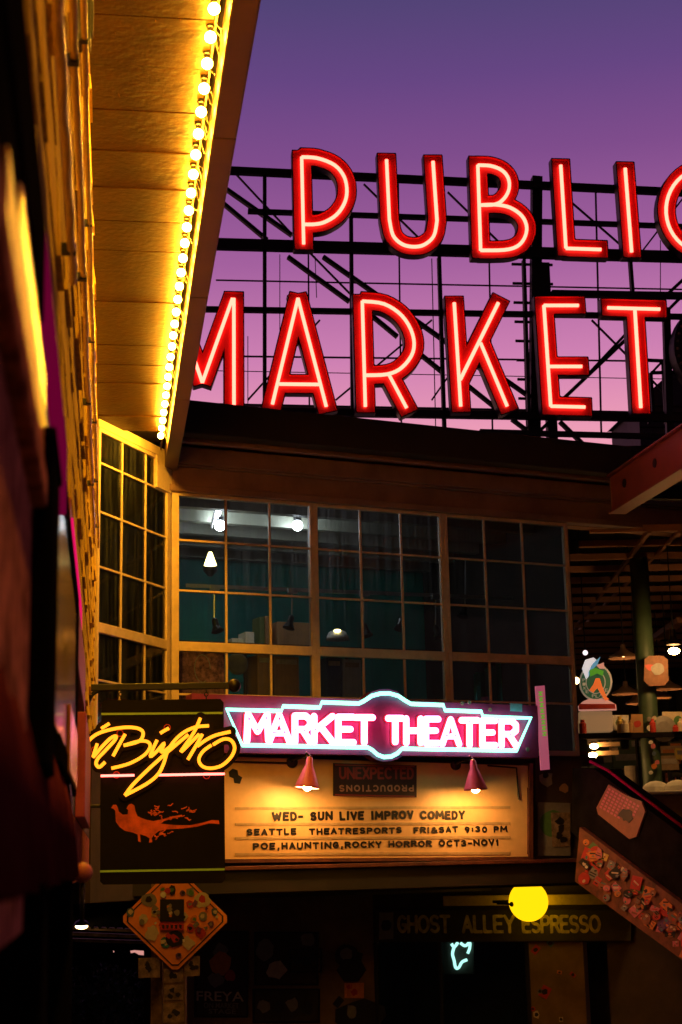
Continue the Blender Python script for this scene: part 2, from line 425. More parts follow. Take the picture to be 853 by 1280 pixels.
def arc(cx, cy, rx, ry, a0, a1, n=9): return [(cx + rx * math.cos(math.radians(a0 + (a1 - a0) * k / n)), cy + ry * math.sin(math.radians(a0 + (a1 - a0) * k / n))) for k in range(n + 1)]
SF = {'A': [[(0, 0), (.5, 1), (1, 0)], [(.2, .3), (.8, .3)]], 'B': [[(0, 0), (0, 1), (.55, 1)] + arc(.6, .77, .33, .23, 90, -90) + [(0, .54)], [(.55, .54)] + arc(.62, .27, .38, .27, 90, -90) + [(0, 0)]],
      'C': [arc(.55, .5, .55, .5, 50, 310, 12)], 'D': [[(0, 0), (0, 1), (.4, 1)] + arc(.45, .5, .55, .5, 90, -90, 10) + [(0, 0)]], 'E': [[(.95, 1), (0, 1), (0, 0), (.95, 0)], [(0, .52), (.8, .52)]],
      'F': [[(.95, 1), (0, 1), (0, 0)], [(0, .52), (.75, .52)]], 'G': [arc(.52, .5, .52, .5, 50, 330, 12) + [(1, .45), (.6, .45)]], 'H': [[(0, 0), (0, 1)], [(1, 0), (1, 1)], [(0, .5), (1, .5)]], 'I': [[(.5, 0), (.5, 1)]],
      'K': [[(0, 0), (0, 1)], [(1, 1), (.05, .45)], [(.35, .62), (1, 0)]], 'L': [[(0, 1), (0, 0), (.9, 0)]], 'M': [[(0, 0), (.05, 1), (.5, .3), (.95, 1), (1, 0)]], 'N': [[(0, 0), (0, 1), (1, 0), (1, 1)]],
      'O': [arc(.5, .5, .5, .5, 0, 360, 18)], 'P': [[(0, 0), (0, 1), (.55, 1)] + arc(.6, .74, .4, .26, 90, -90) + [(0, .48)]], 'R': [[(0, 0), (0, 1), (.55, 1)] + arc(.6, .75, .4, .25, 90, -90) + [(0, .5)], [(.5, .5), (1, 0)]],
      'S': [arc(.5, .75, .46, .25, 40, 250, 9) + arc(.5, .26, .48, .26, 80, -140, 9)], 'T': [[(0, 1), (1, 1)], [(.5, 1), (.5, 0)]], 'U': [[(0, 1), (0, .35)] + arc(.5, .35, .5, .35, 180, 360, 9) + [(1, 1)]], 'V': [[(0, 1), (.5, 0), (1, 1)]],
      'W': [[(0, 1), (.25, 0), (.5, .85), (.75, 0), (1, 1)]], 'X': [[(0, 0), (1, 1)], [(0, 1), (1, 0)]], 'Y': [[(0, 1), (.5, .48), (1, 1)], [(.5, .48), (.5, 0)]], '-': [[(.05, .42), (.95, .42)]], ',': [[(.6, .08), (.4, -.18)]], ':': [[(.5, .18), (.5, .24)], [(.5, .66), (.5, .72)]],
      '&': [[(1, 0), (.25, .72)] + arc(.45, .82, .22, .18, 200, -30, 8) + [(.2, .42)] + arc(.42, .22, .4, .22, 130, 300, 7) + [(.95, .45)]], '0': [arc(.5, .5, .45, .5, 0, 360, 16)], '9': [arc(.5, .7, .42, .3, 0, 360, 12), [(.92, .7), (.85, .3), (.5, 0)]],
      '3': [arc(.45, .76, .42, .24, 150, -90, 9) + arc(.48, .26, .48, .26, 90, -150, 9)], '1': [[(.3, .8), (.55, 1), (.55, 0)]]}
SFW = {'I': .22, 'M': 1.3, 'W': 1.45, ',': .3, ':': .25, '-': .6, '1': .5, 'N': 1.05, 'O': 1.1, 'C': 1.0, 'E': .82, 'L': .75, 'F': .8, '&': 1.1}
def stroke_text(q, P, body, a0, a1, c0, c1, o, dep, m, wt=.13, gap=.42, space=.75, flip=False, res=14, jit=0):
    """bold condensed capitals drawn as thick pen strokes; a0..a1 and c0..c1 bound the line"""
    h_ = c1 - c0; pos = []; x = 0
    for ch in body:
        if ch == ' ': x += space; continue
        w_ = SFW.get(ch, .9); pos.append((ch, x, w_)); x += w_ + gap
    x -= gap; k = (a1 - a0 - 2 * wt * h_) / x; hh = h_ - 2 * wt * h_
    for ch, x0, w_ in pos:
        stl = []; jy = random.uniform(-jit, jit) * h_; jr = random.uniform(-jit, jit)
        for st in SF[ch]:
            pts = []
            for fx, fy in st:
                u, v = wt * h_ + (x0 + fx * w_) * k - jr * (fy - .5) * hh, wt * h_ + fy * hh + jy
                if flip: u, v = a1 - a0 - u, h_ - v
                pts.append((a0 + u, c0 + v))
            stl.append((pts, wt * h_, wt * h_))
        (lp,) = contours(stl, [wt * h_], h_ / res)
        q.slab(P, lp, o, o + dep, m)

# ================================================================== SETTING
g = MB()
prof = [(-60, 0), (6, 0), (10, -0.35), (19, -1.9), (46, -2.4)]
for (ya, za), (yb, zb) in zip(prof[:-1], prof[1:]):
    g.add([(-60, ya, za), (60, ya, za), (60, yb, zb), (-60, yb, zb)], [(0, 1, 2, 3)], 'asphalt')
g.add([(-60, 46, -2.4), (60, 46, -2.4), (60, 46, -20), (-60, 46, -20)], [(0, 1, 2, 3)], 'asphalt')
tag(g.build('street'), kind='structure')
w = MB(); w.add([(-3000, 40, -19), (3000, 40, -19), (3000, 3500, -19), (-3000, 3500, -19)], [(0, 1, 2, 3)], 'water')
tag(w.build('water'), kind='structure')

# ------------------------------------------------------------------ shingled building with the lit eave
HS = 5.27
mk = thing('shingled_building', 'shingled building with lit plank eave and dark gutter over the alley', 'building', Lp(4, -0.6, -1.7))
s = MB(); s.lb(0.6, 18.3, -0.6, -0.19, 1.22, HS + 0.2, 'shingle')
row = 0; h = 1.22
while h < HS - 0.02:
    x = 0.8 + random.random() * 0.2
    while x < 18.2:
        wd_ = random.uniform(0.18, 0.55); x1 = min(x + wd_ - random.uniform(0.004, 0.012), 18.24)
        th_ = random.choice((.012, .014, .016, .02, .03)); lo = h - random.choice((0, .01, .02, .03, .07)) - random.uniform(0.0, 0.015); hi = min(h + 0.34, HS - 0.005)
        la = -0.186
        s.hexa([Lp(x, la, lo), Lp(x1, la, lo), Lp(x1, la + th_, lo), Lp(x, la + th_ * random.uniform(0.8, 1.1), lo),
                Lp(x, la, hi), Lp(x1, la, hi), Lp(x1, la + 0.008, hi), Lp(x, la + 0.008, hi)], 'shingle')
        x += wd_
    h += 0.30; row += 1
s.build('shingle_wall', mk)
s = MB(); d = 0.6
while d < 18.9:
    d1 = d + 0.655
    hz = random.uniform(-0.010, 0.006)
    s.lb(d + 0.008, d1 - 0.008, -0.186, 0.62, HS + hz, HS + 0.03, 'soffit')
    d = d1
for k in range(34):
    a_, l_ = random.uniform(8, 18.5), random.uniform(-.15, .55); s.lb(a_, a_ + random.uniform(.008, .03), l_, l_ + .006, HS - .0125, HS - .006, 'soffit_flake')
s.lb(0.6, 19.6, -0.19, 0.66, HS + 0.035, HS + 0.06, 'dark')
s.build('soffit', mk, bevel=0.006)
s = MB(); s.lb(0.6, 20.1, 0.625, 0.64, HS - 0.012, HS + 0.12, 'fascia')
s.lb(0.6, 20.1, 0.64, 0.685, HS + 0.05, HS + 0.12, 'dark')
s.build('bulb_rail', mk)
s = MB(); 
for k in range(6):
    s.lb(0.6 + k * 3.25, 0.6 + (k + 1) * 3.25 - 0.006, 0.685, 0.86, HS - 0.22, HS + 0.24, 'fascia')
s.build('gutter', mk, bevel=0.012)
s = MB()
for k in range(46):
    a = random.uniform(9, 19); s.tube([Lp(a, 0.63, HS - 0.012), Lp(a + random.uniform(-.1, .12), 0.66, HS - random.uniform(0.05, 0.1)), Lp(a + random.uniform(-.2, .2), 0.684, HS - random.uniform(0.05, 0.2))], 0.0012, 'sticker_cream', 4)
s.build('cobweb', mk)
# electrical conduit and bracket along the shingles
for k, (s0_, s1_, hh, lb) in enumerate(((2.2, 4.9, 1.86, 'short painted conduit lowest on the lit shingle wall'), (2.2, 12.0, 2.5, 'long painted conduit at mid height on the lit shingle wall'), (3.5, 16.5, 3.3, 'long painted conduit highest on the lit shingle wall'))):
    cdt = MB(); cdt.tube([Lp(s0_ + (s1_ - s0_) * j / 20, -0.128 + .003 * math.sin(j * 2.1), hh + .006 * math.sin(j * 1.7)) for j in range(21)], 0.013, 'conduit_paint', 10)
    j = s0_ + .5
    while j < s1_: cdt.lb(j, j + 0.03, -0.16, -0.1135, hh - .016, hh + .016, 'black_metal'); j += 1.9
    tag(cdt.build('conduit', smooth=False), lb, 'conduit', 'conduits on the shingle wall')
cdt = MB(); cdt.lb(6.0, 6.12, -0.16, -0.105, 3.35, 4.05, 'black_metal'); cdt.lb(6.03, 6.09, -0.105, -0.095, 3.4, 4.0, 'steel')
tag(cdt.build('shutter_hinge'), 'tall black metal strap fixed on the shingle wall', 'bracket')

# bulbs in their sockets under the eave
b = thing('light_bulb', 'glowing round bulb in the string along the plank eave', 'light bulb', Lp(0.9, 0.60, HS), 'bulbs strung along the eave')
q = MB(); q.lathe(Lp(0.9, 0.60, HS), -Z, [(0.028, 0.0), (0.028, 0.02), (0.02, 0.025), (0.02, 0.055)], 'black_metal', 12); q.build('socket', b)
q = MB(); q.ball(Lp(0.9, 0.60, HS - 0.088), 0.037, 'bulb', 12, 8); q.build('bulb', b, smooth=True)
dd = 1.245
while dd < 19.05:
    dup(b, Lp(dd, 0.60, HS)); dd += 0.345

# ------------------------------------------------------------------ corner building: bay windows, cornice, eave
cb = thing('corner_building', 'corner building with big paned bay windows under a deep cornice', 'building', FA.pt(2.5, -1.5, -3))
aL = FA.px(214, 800)[0]; aR = FA.px(712, 820)[0]
bt = FA.px(225, 616)[1]; brt = FA.px(225, 802)[1]; brb = FA.px(225, 814)[1]; bm2 = FA.px(225, 868)[1]; bb = FA.px(225, 941)[1]
print('facade heights', bt, FA.px(708, 655)[1], brt, FA.px(708, 818)[1], 'aL aR', aL, aR, 'eave', FA.px(243, 505, .6)[1], FA.px(790, 568, .6)[1])
def window(P, cols, rows, fr, mt, label=None):
    """cols/rows: edge positions, first and last are the frame, the wide ones in fr"""
    f = MB(); a0, a1 = cols[0], cols[-1]; c0, c1 = rows[0], rows[-1]
    f.pb(P, a0, a0 + fr, c0, c1, -0.06, 0.03, 'cream_paint'); f.pb(P, a1 - fr, a1, c0, c1, -0.06, 0.03, 'cream_paint')
    f.pb(P, a0 + fr, a1 - fr, c0, c0 + fr, -0.06, 0.03, 'cream_paint'); f.pb(P, a0 + fr, a1 - fr, c1 - fr, c1, -0.06, 0.03, 'cream_paint')
    return f
cols_px = [(214, 391 + 2), (393, 557), (557, 713)]
mun = [[283, 338], [452.5, 503.5], [608.5, 656]]
rows_m = [FA.px(225, 675)[1], FA.px(225, 738)[1]]
for (x0, x1), ms in zip(cols_px, mun):
    a0 = FA.px(x0, 740)[0]; a1 = FA.px(x1, 740)[0]
    f = MB(); fr = 0.055
    lf = 0.10 if x0 == 214 else 0.06
    f.pb(FA, a0, a0 + lf, bb, bt, -0.07, 0.03, 'cream_paint'); f.pb(FA, a1 - fr, a1, bb, bt, -0.07, 0.03, 'cream_paint')
    f.pb(FA, a0 + lf, a1 - fr, bt - 0.045, bt, -0.07, 0.028, 'cream_paint'); f.pb(FA, a0 + lf, a1 - fr, brb, brt, -0.07, 0.033, 'cream_paint')
    f.pb(FA, a0 + lf, a1 - fr, bb, bb + 0.07, -0.07, 0.028, 'cream_paint')
    wf = f.build('window', cb, bevel=0.008); 
    m = MB()
    for mxp in ms:
        am = FA.px(mxp, 740)[0]; m.pb(FA, am - 0.014, am + 0.014, bb + 0.07, brb, -0.03, 0.012, 'cream_paint'); m.pb(FA, am - 0.014, am + 0.014, brt, bt - 0.045, -0.03, 0.012, 'cream_paint')
    edges = [a0 + lf] + [FA.px(k, 740)[0] for k in ms] + [a1 - fr]
    for rb in rows_m + [bm2]:
        for k in range(3): m.pb(FA, edges[k] + (0.014 if k else 0), edges[k + 1] - (0.014 if k < 2 else 0), rb - 0.014, rb + 0.014, -0.03, 0.012, 'cream_paint')
    m.build('muntins', wf, bevel=0.004)
    gp = MB(); gp.pb(FA, a0 + lf - 0.01, a1 - fr + 0.01, bb + 0.06, bt - 0.04, -0.012, -0.006, 'glass'); gp.build('pane', wf)
# slanted bay
sa0, sa1 = SL.px(119, 780)[0], SL.px(211, 800)[0]
f = MB(); lw = 0.07
st_, sb_ = bt - 0.0, bb
wtop = SL.px(119, 536)[1]
ac = SL.px(181, 640)[0]
print('slant', sa0, sa1, ac, wtop, 'right', SL.px(210, 622)[1], SL.px(181, 560)[1])
wtl = SL.px(125, 540)[1]
f.pb(SL, sa0, sa0 + lw * 0.6, sb_, wtl + .05, -0.07, 0.03, 'cream_paint'); f.pb(SL, sa1 - 0.1, sa1 - 0.002, sb_, wtl + .05, -0.07, 0.028, 'cream_paint')
f.pb(SL, sa0 + lw * .6, sa1 - .1, brb, brt, -0.07, 0.033, 'cream_paint')
f.pb(SL, sa0 + lw * .6, sa1 - .1, wtl, wtl + 0.05, -0.07, 0.026, 'cream_paint')
f.pb(SL, sa0 + lw * .6, sa1 - .1, sb_, sb_ + 0.07, -0.07, 0.026, 'cream_paint')
wf = f.build('window', cb, bevel=0.008); m = MB()
es = [sa0 + lw * .6, SL.px(151.5, 700)[0], SL.px(181.5, 700)[0], sa1 - .1]
for am in es[1:3]:
    m.pb(SL, am - .014, am + .014, brt, wtl, -.03, .012, 'cream_paint'); m.pb(SL, am - .014, am + .014, sb_ + .07, brb, -.03, .012, 'cream_paint')
for rb in rows_m + [bm2] + ([bt - 0.03] if wtl > bt + .2 else []):
    for k in range(3): m.pb(SL, es[k] + (.014 if k else 0), es[k + 1] - (.014 if k < 2 else 0), rb - .014, rb + .014, -.03, .012, 'cream_paint')
m.build('muntins', wf, bevel=0.004)
gp = MB(); gp.pb(SL, sa0 + .03, sa1 - .09, sb_ + .06, wtl + .01, -.012, -.006, 'glass'); gp.build('pane', wf)
hd = MB(); hd.pb(SL, sa0 - .02, sa1 - .004, wtl + .05, CAM.z + HS + 0.02, -.09, .036, 'cream_paint')
hd.pb(SL, sa1 - 0.42, sa1 - 0.006, bt - 0.03, wtl + .05, -.02, .045, 'cream_paint')
hd.build('header', cb, bevel=0.006)
# wall under and beside the windows
q = MB(); q.pb(FA, aL, aR + 0.1, 1.3, bb, -0.16, -0.02, 'wall_dark'); q.pb(SL, sa0, sa1, 1.3, sb_, -0.16, -0.02, 'wall_dark'); q.build('wall', cb)
# cornice mouldings, stepping out towards the top
z1 = CAM.z; ZT = FA.px(243, 543, .55)[1]
q = MB(); aE = 11.0
q.pb(FA, -0.05, aE, bt, bt + 0.09, -0.08, 0.10, 'cornice')
q.pb(FA, -0.05, aE, bt + 0.09, bt + 0.34, -0.08, 0.06, 'cornice')
q.pb(FA, -0.05, aE, bt + 0.34, bt + 0.37, -0.08, 0.12, 'cornice')
q.pb(FA, -0.05, aE, bt + 0.37, bt + 0.60, -0.08, 0.16, 'cornice')
q.pb(FA, -0.05, aE, bt + 0.60, bt + 0.66, -0.08, 0.24, 'cornice')
q.pb(FA, -0.05, aE, bt + 0.66, ZT - 0.06, -0.08, 0.30, 'cornice')
q.pb(FA, -0.05, aE, ZT - 0.06, ZT, -0.08, 0.38, 'cornice')
q.build('cornice', cb, bevel=0.012)
ZE = FA.px(480, 525, .6)[1]
q = MB(); q.pb(FA, -0.4, FA.px(790, 570, .6)[0], ZT, ZE, -1.2, 0.6, 'eave'); q.pb(FA, -0.4, 4.5, ZE - .3, ZE - .1, -14, -1.2, 'eave'); q.build('roof', cb, bevel=0.02)
# room behind the bay windows
rm = MB(); RB = -4.6; zf = bb - 0.0; zc = bt + 0.25
rm.pb(FA, -5.5, aR + 0.6, zf, zc, RB - .1, RB, 'teal_wall')
rm.pb(FA, -5.5, aR + 0.6, zf - 0.1, zf, RB, -0.17, 'wall_dark')
rm.pb(FA, -5.5, aR + 0.6, zc, zc + 0.08, RB, -0.17, 'ceiling_dark')
rm.pb(FA, aR + 0.08, aR + 0.16, zf, zc, RB, -0.17, 'wall_dark')
for k in range(5): rm.pb(FA, -3, aR + 0.05, zc - 0.22, zc - 0.002, -1.0 - k * 0.85, -0.86 - k * 0.85, 'beam_paint')
rm.build('room', cb)

# ------------------------------------------------------------------ things inside the room
def seen(P, x, y, off): a, b = P.px(x, y, off); return P.pt(a, b, off)
INW = FA.shifted(-1.3)
c1 = seen(FA, 275, 657, -1.5); c2 = seen(FA, 372, 657, -1.5)
for c, lb in ((c1, 'bare white ceiling bulb beside the slanted tube lamp, glowing behind the panes'), (c2, 'bare white ceiling bulb on its own, glowing behind smeared glass')):
    t = thing('ceiling_lamp', lb, 'lamp', c, 'white lamps in the upstairs room')
    q = MB(); q.ball(c, 0.075, 'white_lamp', 16, 10); q.build('bulb', t, smooth=True)
    q = MB(); q.lathe(c + Z * 0.07, Z, [(0.05, 0), (0.06, 0.05), (0.015, 0.1), (0.015, 0.28)], 'lamp_black', 14); q.build('socket', t)
t = thing('tube_lamp', 'short bright tube lamp hanging at a slant in the window room', 'lamp', seen(FA, 272, 640, -1.45))
q = MB(); q.tube([seen(FA, 278, 622, -1.4), seen(FA, 271, 648, -1.5)], 0.035, 'white_lamp', 10); q.build('tube', t)
q = MB(); q.bar(seen(FA, 273, 620, -1.45), seen(FA, 264, 660, -1.55), 0.03, 0.06, 'grey_metal'); q.build('holder', t)
t = thing('cone_lamp', 'small orange cone lamp clipped under the white rail', 'lamp', seen(FA, 263, 700, -1.2))
q = MB(); q.lathe(seen(FA, 263, 690, -1.2), -Z, [(0.02, 0), (0.03, 0.02), (0.09, 0.19)], 'warm_lamp', 16); q.build('shade', t)
q = MB(); q.lathe(seen(FA, 263, 710, -1.2), -Z, [(0.1, 0), (0.1, 0.04), (0.03, 0.12)], 'lamp_black', 16); q.build('lamp_base', t)
q = MB(); q.bar(seen(FA, 232, 732, -1.3), seen(FA, 640, 748, -1.3), 0.04, 0.05, 'grey_metal')
for xx in (268, 365, 455, 545): q.bar(seen(FA, xx - 5, 733 + (xx - 230) * .04, -1.27), seen(FA, xx + 6, 733.5 + (xx - 230) * .04, -1.27), 0.07, 0.07, 'grey_metal')
tag(q.build('track_rail'), 'long pale ceiling rail carrying the black spot lamps', 'rail')
for i, (xx, yt, yb) in enumerate(((268, 738, 782), (365, 740, 778), (455, 742, 788), (503, 744, 780), (545, 746, 790), (582, 700, 764))):
    p0 = seen(FA, xx, yt, -1.3); p1 = seen(FA, xx, yb, -1.3)
    t = thing('spot_lamp', 'black spot lamp hanging on a thin rod behind the window panes', 'lamp', p0, 'rod lamps in the upstairs room')
    q = MB(); q.bar(p0, p1 + Z * 0.1, 0.018, 0.018, 'grey_metal'); q.build('rod', t)
    q = MB(); q.lathe(p1 + Z * 0.1, -Z + Vector((0.25 * (-1) ** i, -0.2, 0)), [(0.025, 0), (0.045, 0.03), (0.05, 0.12), (0.09, 0.2)], 'lamp_black', 14); q.build('head', t)
def boxthing(name, label, cat, P, x0, x1, y0, y1, off, dep, m, extra=None, group=None):
    (a0, bb_), (a1, bt_) = P.px(x0, y1, off), P.px(x1, y0, off)
    q = MB(); q.pb(P, a0, a1, bb_, bt_, off - dep, off, m)
    o = q.build(name, bevel=0.006); tag(o, label, cat, group)
    return o, a0, a1, bb_, bt_
# a shelf behind the glass carries the boxes
SHB = FA.px(225, 801, -2.0)[1]
shz = FA.px(225, 803)[1]
q = MB(); q.pb(FA, aL + .25, aR - .1, SHB - 0.03, SHB, -2.6, -1.95, 'wall_dark')
for k in range(4): q.pb(FA, aL + .3 + k * 1.65, aL + .34 + k * 1.65, zf, SHB - 0.03, -2.5, -2.45, 'wall_dark')
tag(q.build('window_shelf'), 'dark shelf along the middle rail of the big windows', 'shelf')
def shelfbox(name, label, cat, x0, x1, y0, m, base=None, off=-2.0, dep=0.3, group=None, lid=None):
    a0 = FA.px(x0, 790, off)[0]; a1 = FA.px(x1, 790, off)[0]; bt_ = FA.px((x0 + x1) / 2, y0, off)[1]
    b_ = SHB + .001
    q = MB(); q.pb(FA, a0, a1, b_, bt_, off - dep, off, m)
    if lid: q.pb(FA, a0 - .006, a1 + .006, bt_, bt_ + 0.018, off - dep - .006, off + .006, lid)
    return tag(q.build(name, bevel=0.005), label, cat, group)
shelfbox('cardboard_box', 'brown cardboard box on the shelf beside the green binders', 'box', 347, 389, 778, 'cardboard')
shelfbox('binder', 'olive green binder standing upright beside the cardboard box', 'binder', 325, 331, 771, 'olive')
shelfbox('binder', 'taller tan binder standing upright beside the olive one', 'binder', 332, 337, 770, 'cardboard')
shelfbox('tape_dispenser', 'small cream box lying low on the window shelf', 'box', 307, 318, 790, 'white_box')
shelfbox('paper_stack', 'flat stack of white papers beside the small cream box', 'papers', 290, 305, 798, 'white_box')
for (x0, x1, y0, y1, m, lb) in ((409, 428, 822, 858, 'sticker_blue', 'blue carton on the room floor behind the window'), (430, 452, 824, 858, 'white_box', 'white carton next to the blue carton under the middle rail'),
                                (322, 341, 818, 848, 'cardboard', 'tan file box below the middle rail of the window'), (343, 374, 820, 840, 'cardboard', 'wide flat tan box beside the file box'),
                                (228, 281, 812, 866, 'maroon_panel', 'dark brown cabinet with looped cable behind the window corner')):
    a0 = FA.px(x0, y1, -2.2)[0]; a1 = FA.px(x1, y1, -2.2)[0]
    q = MB(); q.pb(FA, a0, a1, zf, FA.px(x0, y0, -2.2)[1], -2.7, -2.2, m)
    if x0 == 228: q.tube([FA.pt(a0 + .3 + .12 * math.cos(k * .4), FA.px(x0, 835, -2.2)[1] + .2 * math.sin(k * .4), -2.19) for k in range(14)], .006, 'sticker_cream', 6)
    else: q.pb(FA, a0 + .03, a1 - .03, FA.px(x0, y0 + 10, -2.2)[1], FA.px(x0, y0 + 4, -2.2)[1], -2.2, -2.195, 'sticker_cream')
    tag(q.build('carton' if x0 != 228 else 'cabinet', bevel=.006), lb, 'box' if x0 != 228 else 'cabinet')
t = thing('dome_lamp', 'small dome lamp with a warm glow on the window shelf', 'lamp', seen(FA, 422, 803, -2.0))
c = seen(FA, 422, 792, -2.0)
q = MB(); q.lathe(c - Z * .1, Z, [(0.17, 0), (0.165, .05), (0.13, .12), (0.06, .16), (0.01, .17)], 'white_enamel', 18); q.build('shade', t, smooth=True)
q = MB(); q.ball(c + Vector((0, -.15, .02)), .03, 'warm_lamp', 12, 8, (1.8, .6, .8)); q.build('bulb', t)
a, b_ = FA.px(297, 830, -.5)
q = MB(); q.lathe(FA.pt(a, b_, -.5), FA.n, [(0.14, 0), (0.15, .01), (.12, .03), (.02, .035)], 'sticker_grey', 24); tag(q.build('plate'), 'round grey plate leaning low behind the window', 'plate')
q = MB(); 
for k in range(9):
    aa = FA.px(592 + k * 7, 790, -2.2)[0]
    q.tube([FA.pt(aa, zf, -2.2 + .05 * (-1) ** k), FA.pt(aa + .02, zf + 1.4 + .05 * k, -2.2 + .06 * (-1) ** k)], .075, 'teal_wall', 8)
tag(q.build('curtain'), 'dark teal curtain hanging in folds behind the third window', 'curtain')
t = thing('plastic_tub', 'grey plastic tub behind the slanted corner window', 'tub', seen(SL, 152, 785, -.3))
a0, a1 = SL.px(140, 785, -.3)[0], SL.px(171, 785, -.3)[0]
q = MB(); q.pb(SL, a0, a1, brt - .06, SL.px(150, 768, -.3)[1], -.6, -.3, 'sticker_grey'); q.build('tub_body', t, bevel=.02)
q = MB(); q.pb(SL, a0 - .02, a1 + .02, SL.px(150, 768, -.3)[1], SL.px(150, 768, -.3)[1] + .025, -.62, -.28, 'white_box'); q.build('lid', t, bevel=.006)

# ------------------------------------------------------------------ rooftop sign in red neon
ps = thing('rooftop_sign', 'huge red neon letter sign on a dark steel roof framework', 'sign', SG.pt(0, ZE, -0.5))
px2 = lambda pts: [SG.px(x, y) for x, y in pts]
LET = {
 'P': [([(377, 197.5), (379.5, 306)], 1, 1), (smooth_path([(377, 197.5), (397, 199), (418, 207.5), (430, 222), (433.5, 240), (430, 256), (420, 270), (405, 279), (392, 281.5), (379, 281.5)]), 0, None)],
 'U': [([(483, 201)] + smooth_path([(486.5, 275), (491, 295), (502, 306), (516, 309.5), (530, 307), (542, 296), (546, 277)]) + [(541, 203)], 1, 1)],
 'B': [([(597, 207.7), (600.5, 314)], 2, 2), (smooth_path([(597, 207.7), (613, 208.5), (627, 214), (635, 224), (636, 237), (630, 249), (619, 256.5), (599, 257.5)]), 0, None),
       (smooth_path([(599, 257.5), (619, 257), (637, 260.5), (652, 271), (658, 285), (655, 299), (646, 309), (630, 313.5), (600.5, 314)]), None, 0)],
 'L': [([(700.5, 207.7), (707, 311)], 1, 2), ([(707, 311.5), (751, 313)], 0, 1)],
 'I': [([(781, 211.5), (789, 316)], 1, 1)],
 'C': [([(882 + 50 * math.cos(math.radians(a)), 264 - 53 * math.sin(math.radians(a))) for a in range(48, 313, 8)], 1, 1)],
 'M': [([(292.3, 374), (292.5, 507)], 1, 1), ([(290.6, 374), (253, 479)], 0, 0), ([(253, 479), (216, 372)], 0, 0), ([(214, 371), (211, 505)], 1, 1)],
 'A': [([(372.4, 374), (340.5, 506)], 3, 1), ([(372.4, 374), (407.7, 509)], 3, 1), ([(349, 481), (401, 481.5)], 0, 0)],
 'R': [([(452.7, 377.5), (456.5, 509)], 1, 1), (smooth_path([(452.7, 377.5), (480, 381), (502.5, 396), (515.6, 419), (516, 441), (502.5, 460), (484, 468.7), (455.5, 470)]), 0, None), ([(485.7, 468.7), (508, 510.7)], 0, 1)],
 'K': [([(567.5, 379.5), (575.6, 508.6)], 1, 1), ([(622.6, 379.5), (575, 475.6)], 1, 0), ([(600.5, 429.7), (633.6, 508.6)], 0, 1)],
 'E': [([(679.5, 382.8), (688, 508.6)], 2, 2), ([(679.5, 382.8), (722.8, 382.8)], 0, 1), ([(684, 459), (727, 459)], 0, 1), ([(688, 508.6), (731, 509.7)], 0, 1)],
 'T': [([(759, 385.7), (824.4, 387.5)], 1, 1), ([(793, 386.5), (800.5, 510.5)], 0, 1)]}
PXM = abs(SG.px(561, 450)[0] - SG.px(560, 450)[0])
IS = 12.6 * PXM
ext = {1: 9 * PXM, 2: 12.2 * PXM, 0: 3 * PXM, 3: 6.5 * PXM, None: None}
for ch, strokes in LET.items():
    stl = []
    for pts, e0, e1 in strokes:
        p2 = [SG.px(p[0], p[1]) for p in pts]; stl.append((p2, ext[e0], ext[e1]))
    outer, inner = contours(stl, [IS, IS - 0.022], 0.02)
    q = MB(); q.fill(SG, outer, -0.13, 'sign_side')
    for l in outer: q.wall(SG, l, -0.13, 0.075, 'sign_side')
    for l in inner: q.wall(SG, l, 0.0, 0.075, 'sign_red')
    q.fill(SG, outer + inner, 0.075, 'sign_side'); q.fill(SG, inner, 0.0, 'sign_red')
    lo = q.build('letter', ps)
    tb = MB()
    for p2, _, _ in stl:
        tb.tube([SG.pt(a, b2, 0.05) for a, b2 in p2], 0.034, 'red_neon', 8)
    tb.build('neon_tube', lo, smooth=False)
# steel framework behind the letters
fr = MB(); O1 = -0.28
def beam(x0, y0, x1, y1, wpx, o=O1, d=0.12, mb=None):
    (a0, c0), (a1, c1) = SG.px(x0, y0, o), SG.px(x1, y1, o)
    (mb or fr).bar(SG.pt(a0, c0, o), SG.pt(a1, c1, o), d, wpx * PXM, 'steel', side=SG.n)
for x0, y0, x1, y1, w_ in [(160, 207, 990, 247, 9), (160, 302, 990, 325, 14), (160, 385, 990, 398, 6), (160, 512, 990, 525, 9), (310, 264, 990, 288, 5), (600, 540, 990, 550, 6), (690, 367, 990, 372, 8)]:
    beam(x0, y0, x1, y1, w_)
for x0, y0, x1, y1, w_ in [(270, 302, 853, 318, 2), (230, 505, 853, 517, 2)]: beam(x0, y0, x1, y1, w_, O1 - .4)
for x0, y0, x1, y1, w_ in [(331, 220, 331, 520, 4.5), (439, 268, 441, 530, 4.5), (549, 322, 556, 545, 4.5), (655, 325, 662, 545, 4), (788, 325, 792, 380, 4), (833, 385, 838, 560, 9), (900, 240, 915, 560, 6)]: beam(x0, y0, x1, y1, w_, O1 - .13)
for x0, y0, x1, y1, w_ in [(671, 222, 668, 620, 13), (680, 330, 694, 620, 12), (160, 250, 150, 620, 10), (1000, 240, 1010, 620, 13)]: beam(x0, y0, x1, y1, w_, O1 - .3, 0.2)
for x0, y0, x1, y1, w_ in [(281, 235, 365, 294, 4.5), (279, 254, 334, 300, 4.5), (360, 321, 437, 377, 4.5), (404, 321, 475, 371, 4.5), (463, 393, 497, 421, 4.5), (515, 397, 553, 424, 4.5), (522, 440, 553, 465, 4.5),
                           (553, 424, 610, 468, 4), (585, 482, 620, 510, 4), (628, 472, 668, 500, 4), (705, 498, 782, 425, 4.5), (724, 480, 782, 418, 3.5), (782, 425, 812, 395, 3.5), (830, 372, 870, 335, 4), (838, 385, 878, 345, 4),
                           (640, 524, 672, 548, 4), (700, 527, 740, 566, 4), (695, 520, 668, 545, 4)]: beam(x0, y0, x1, y1, w_, O1 - .26)
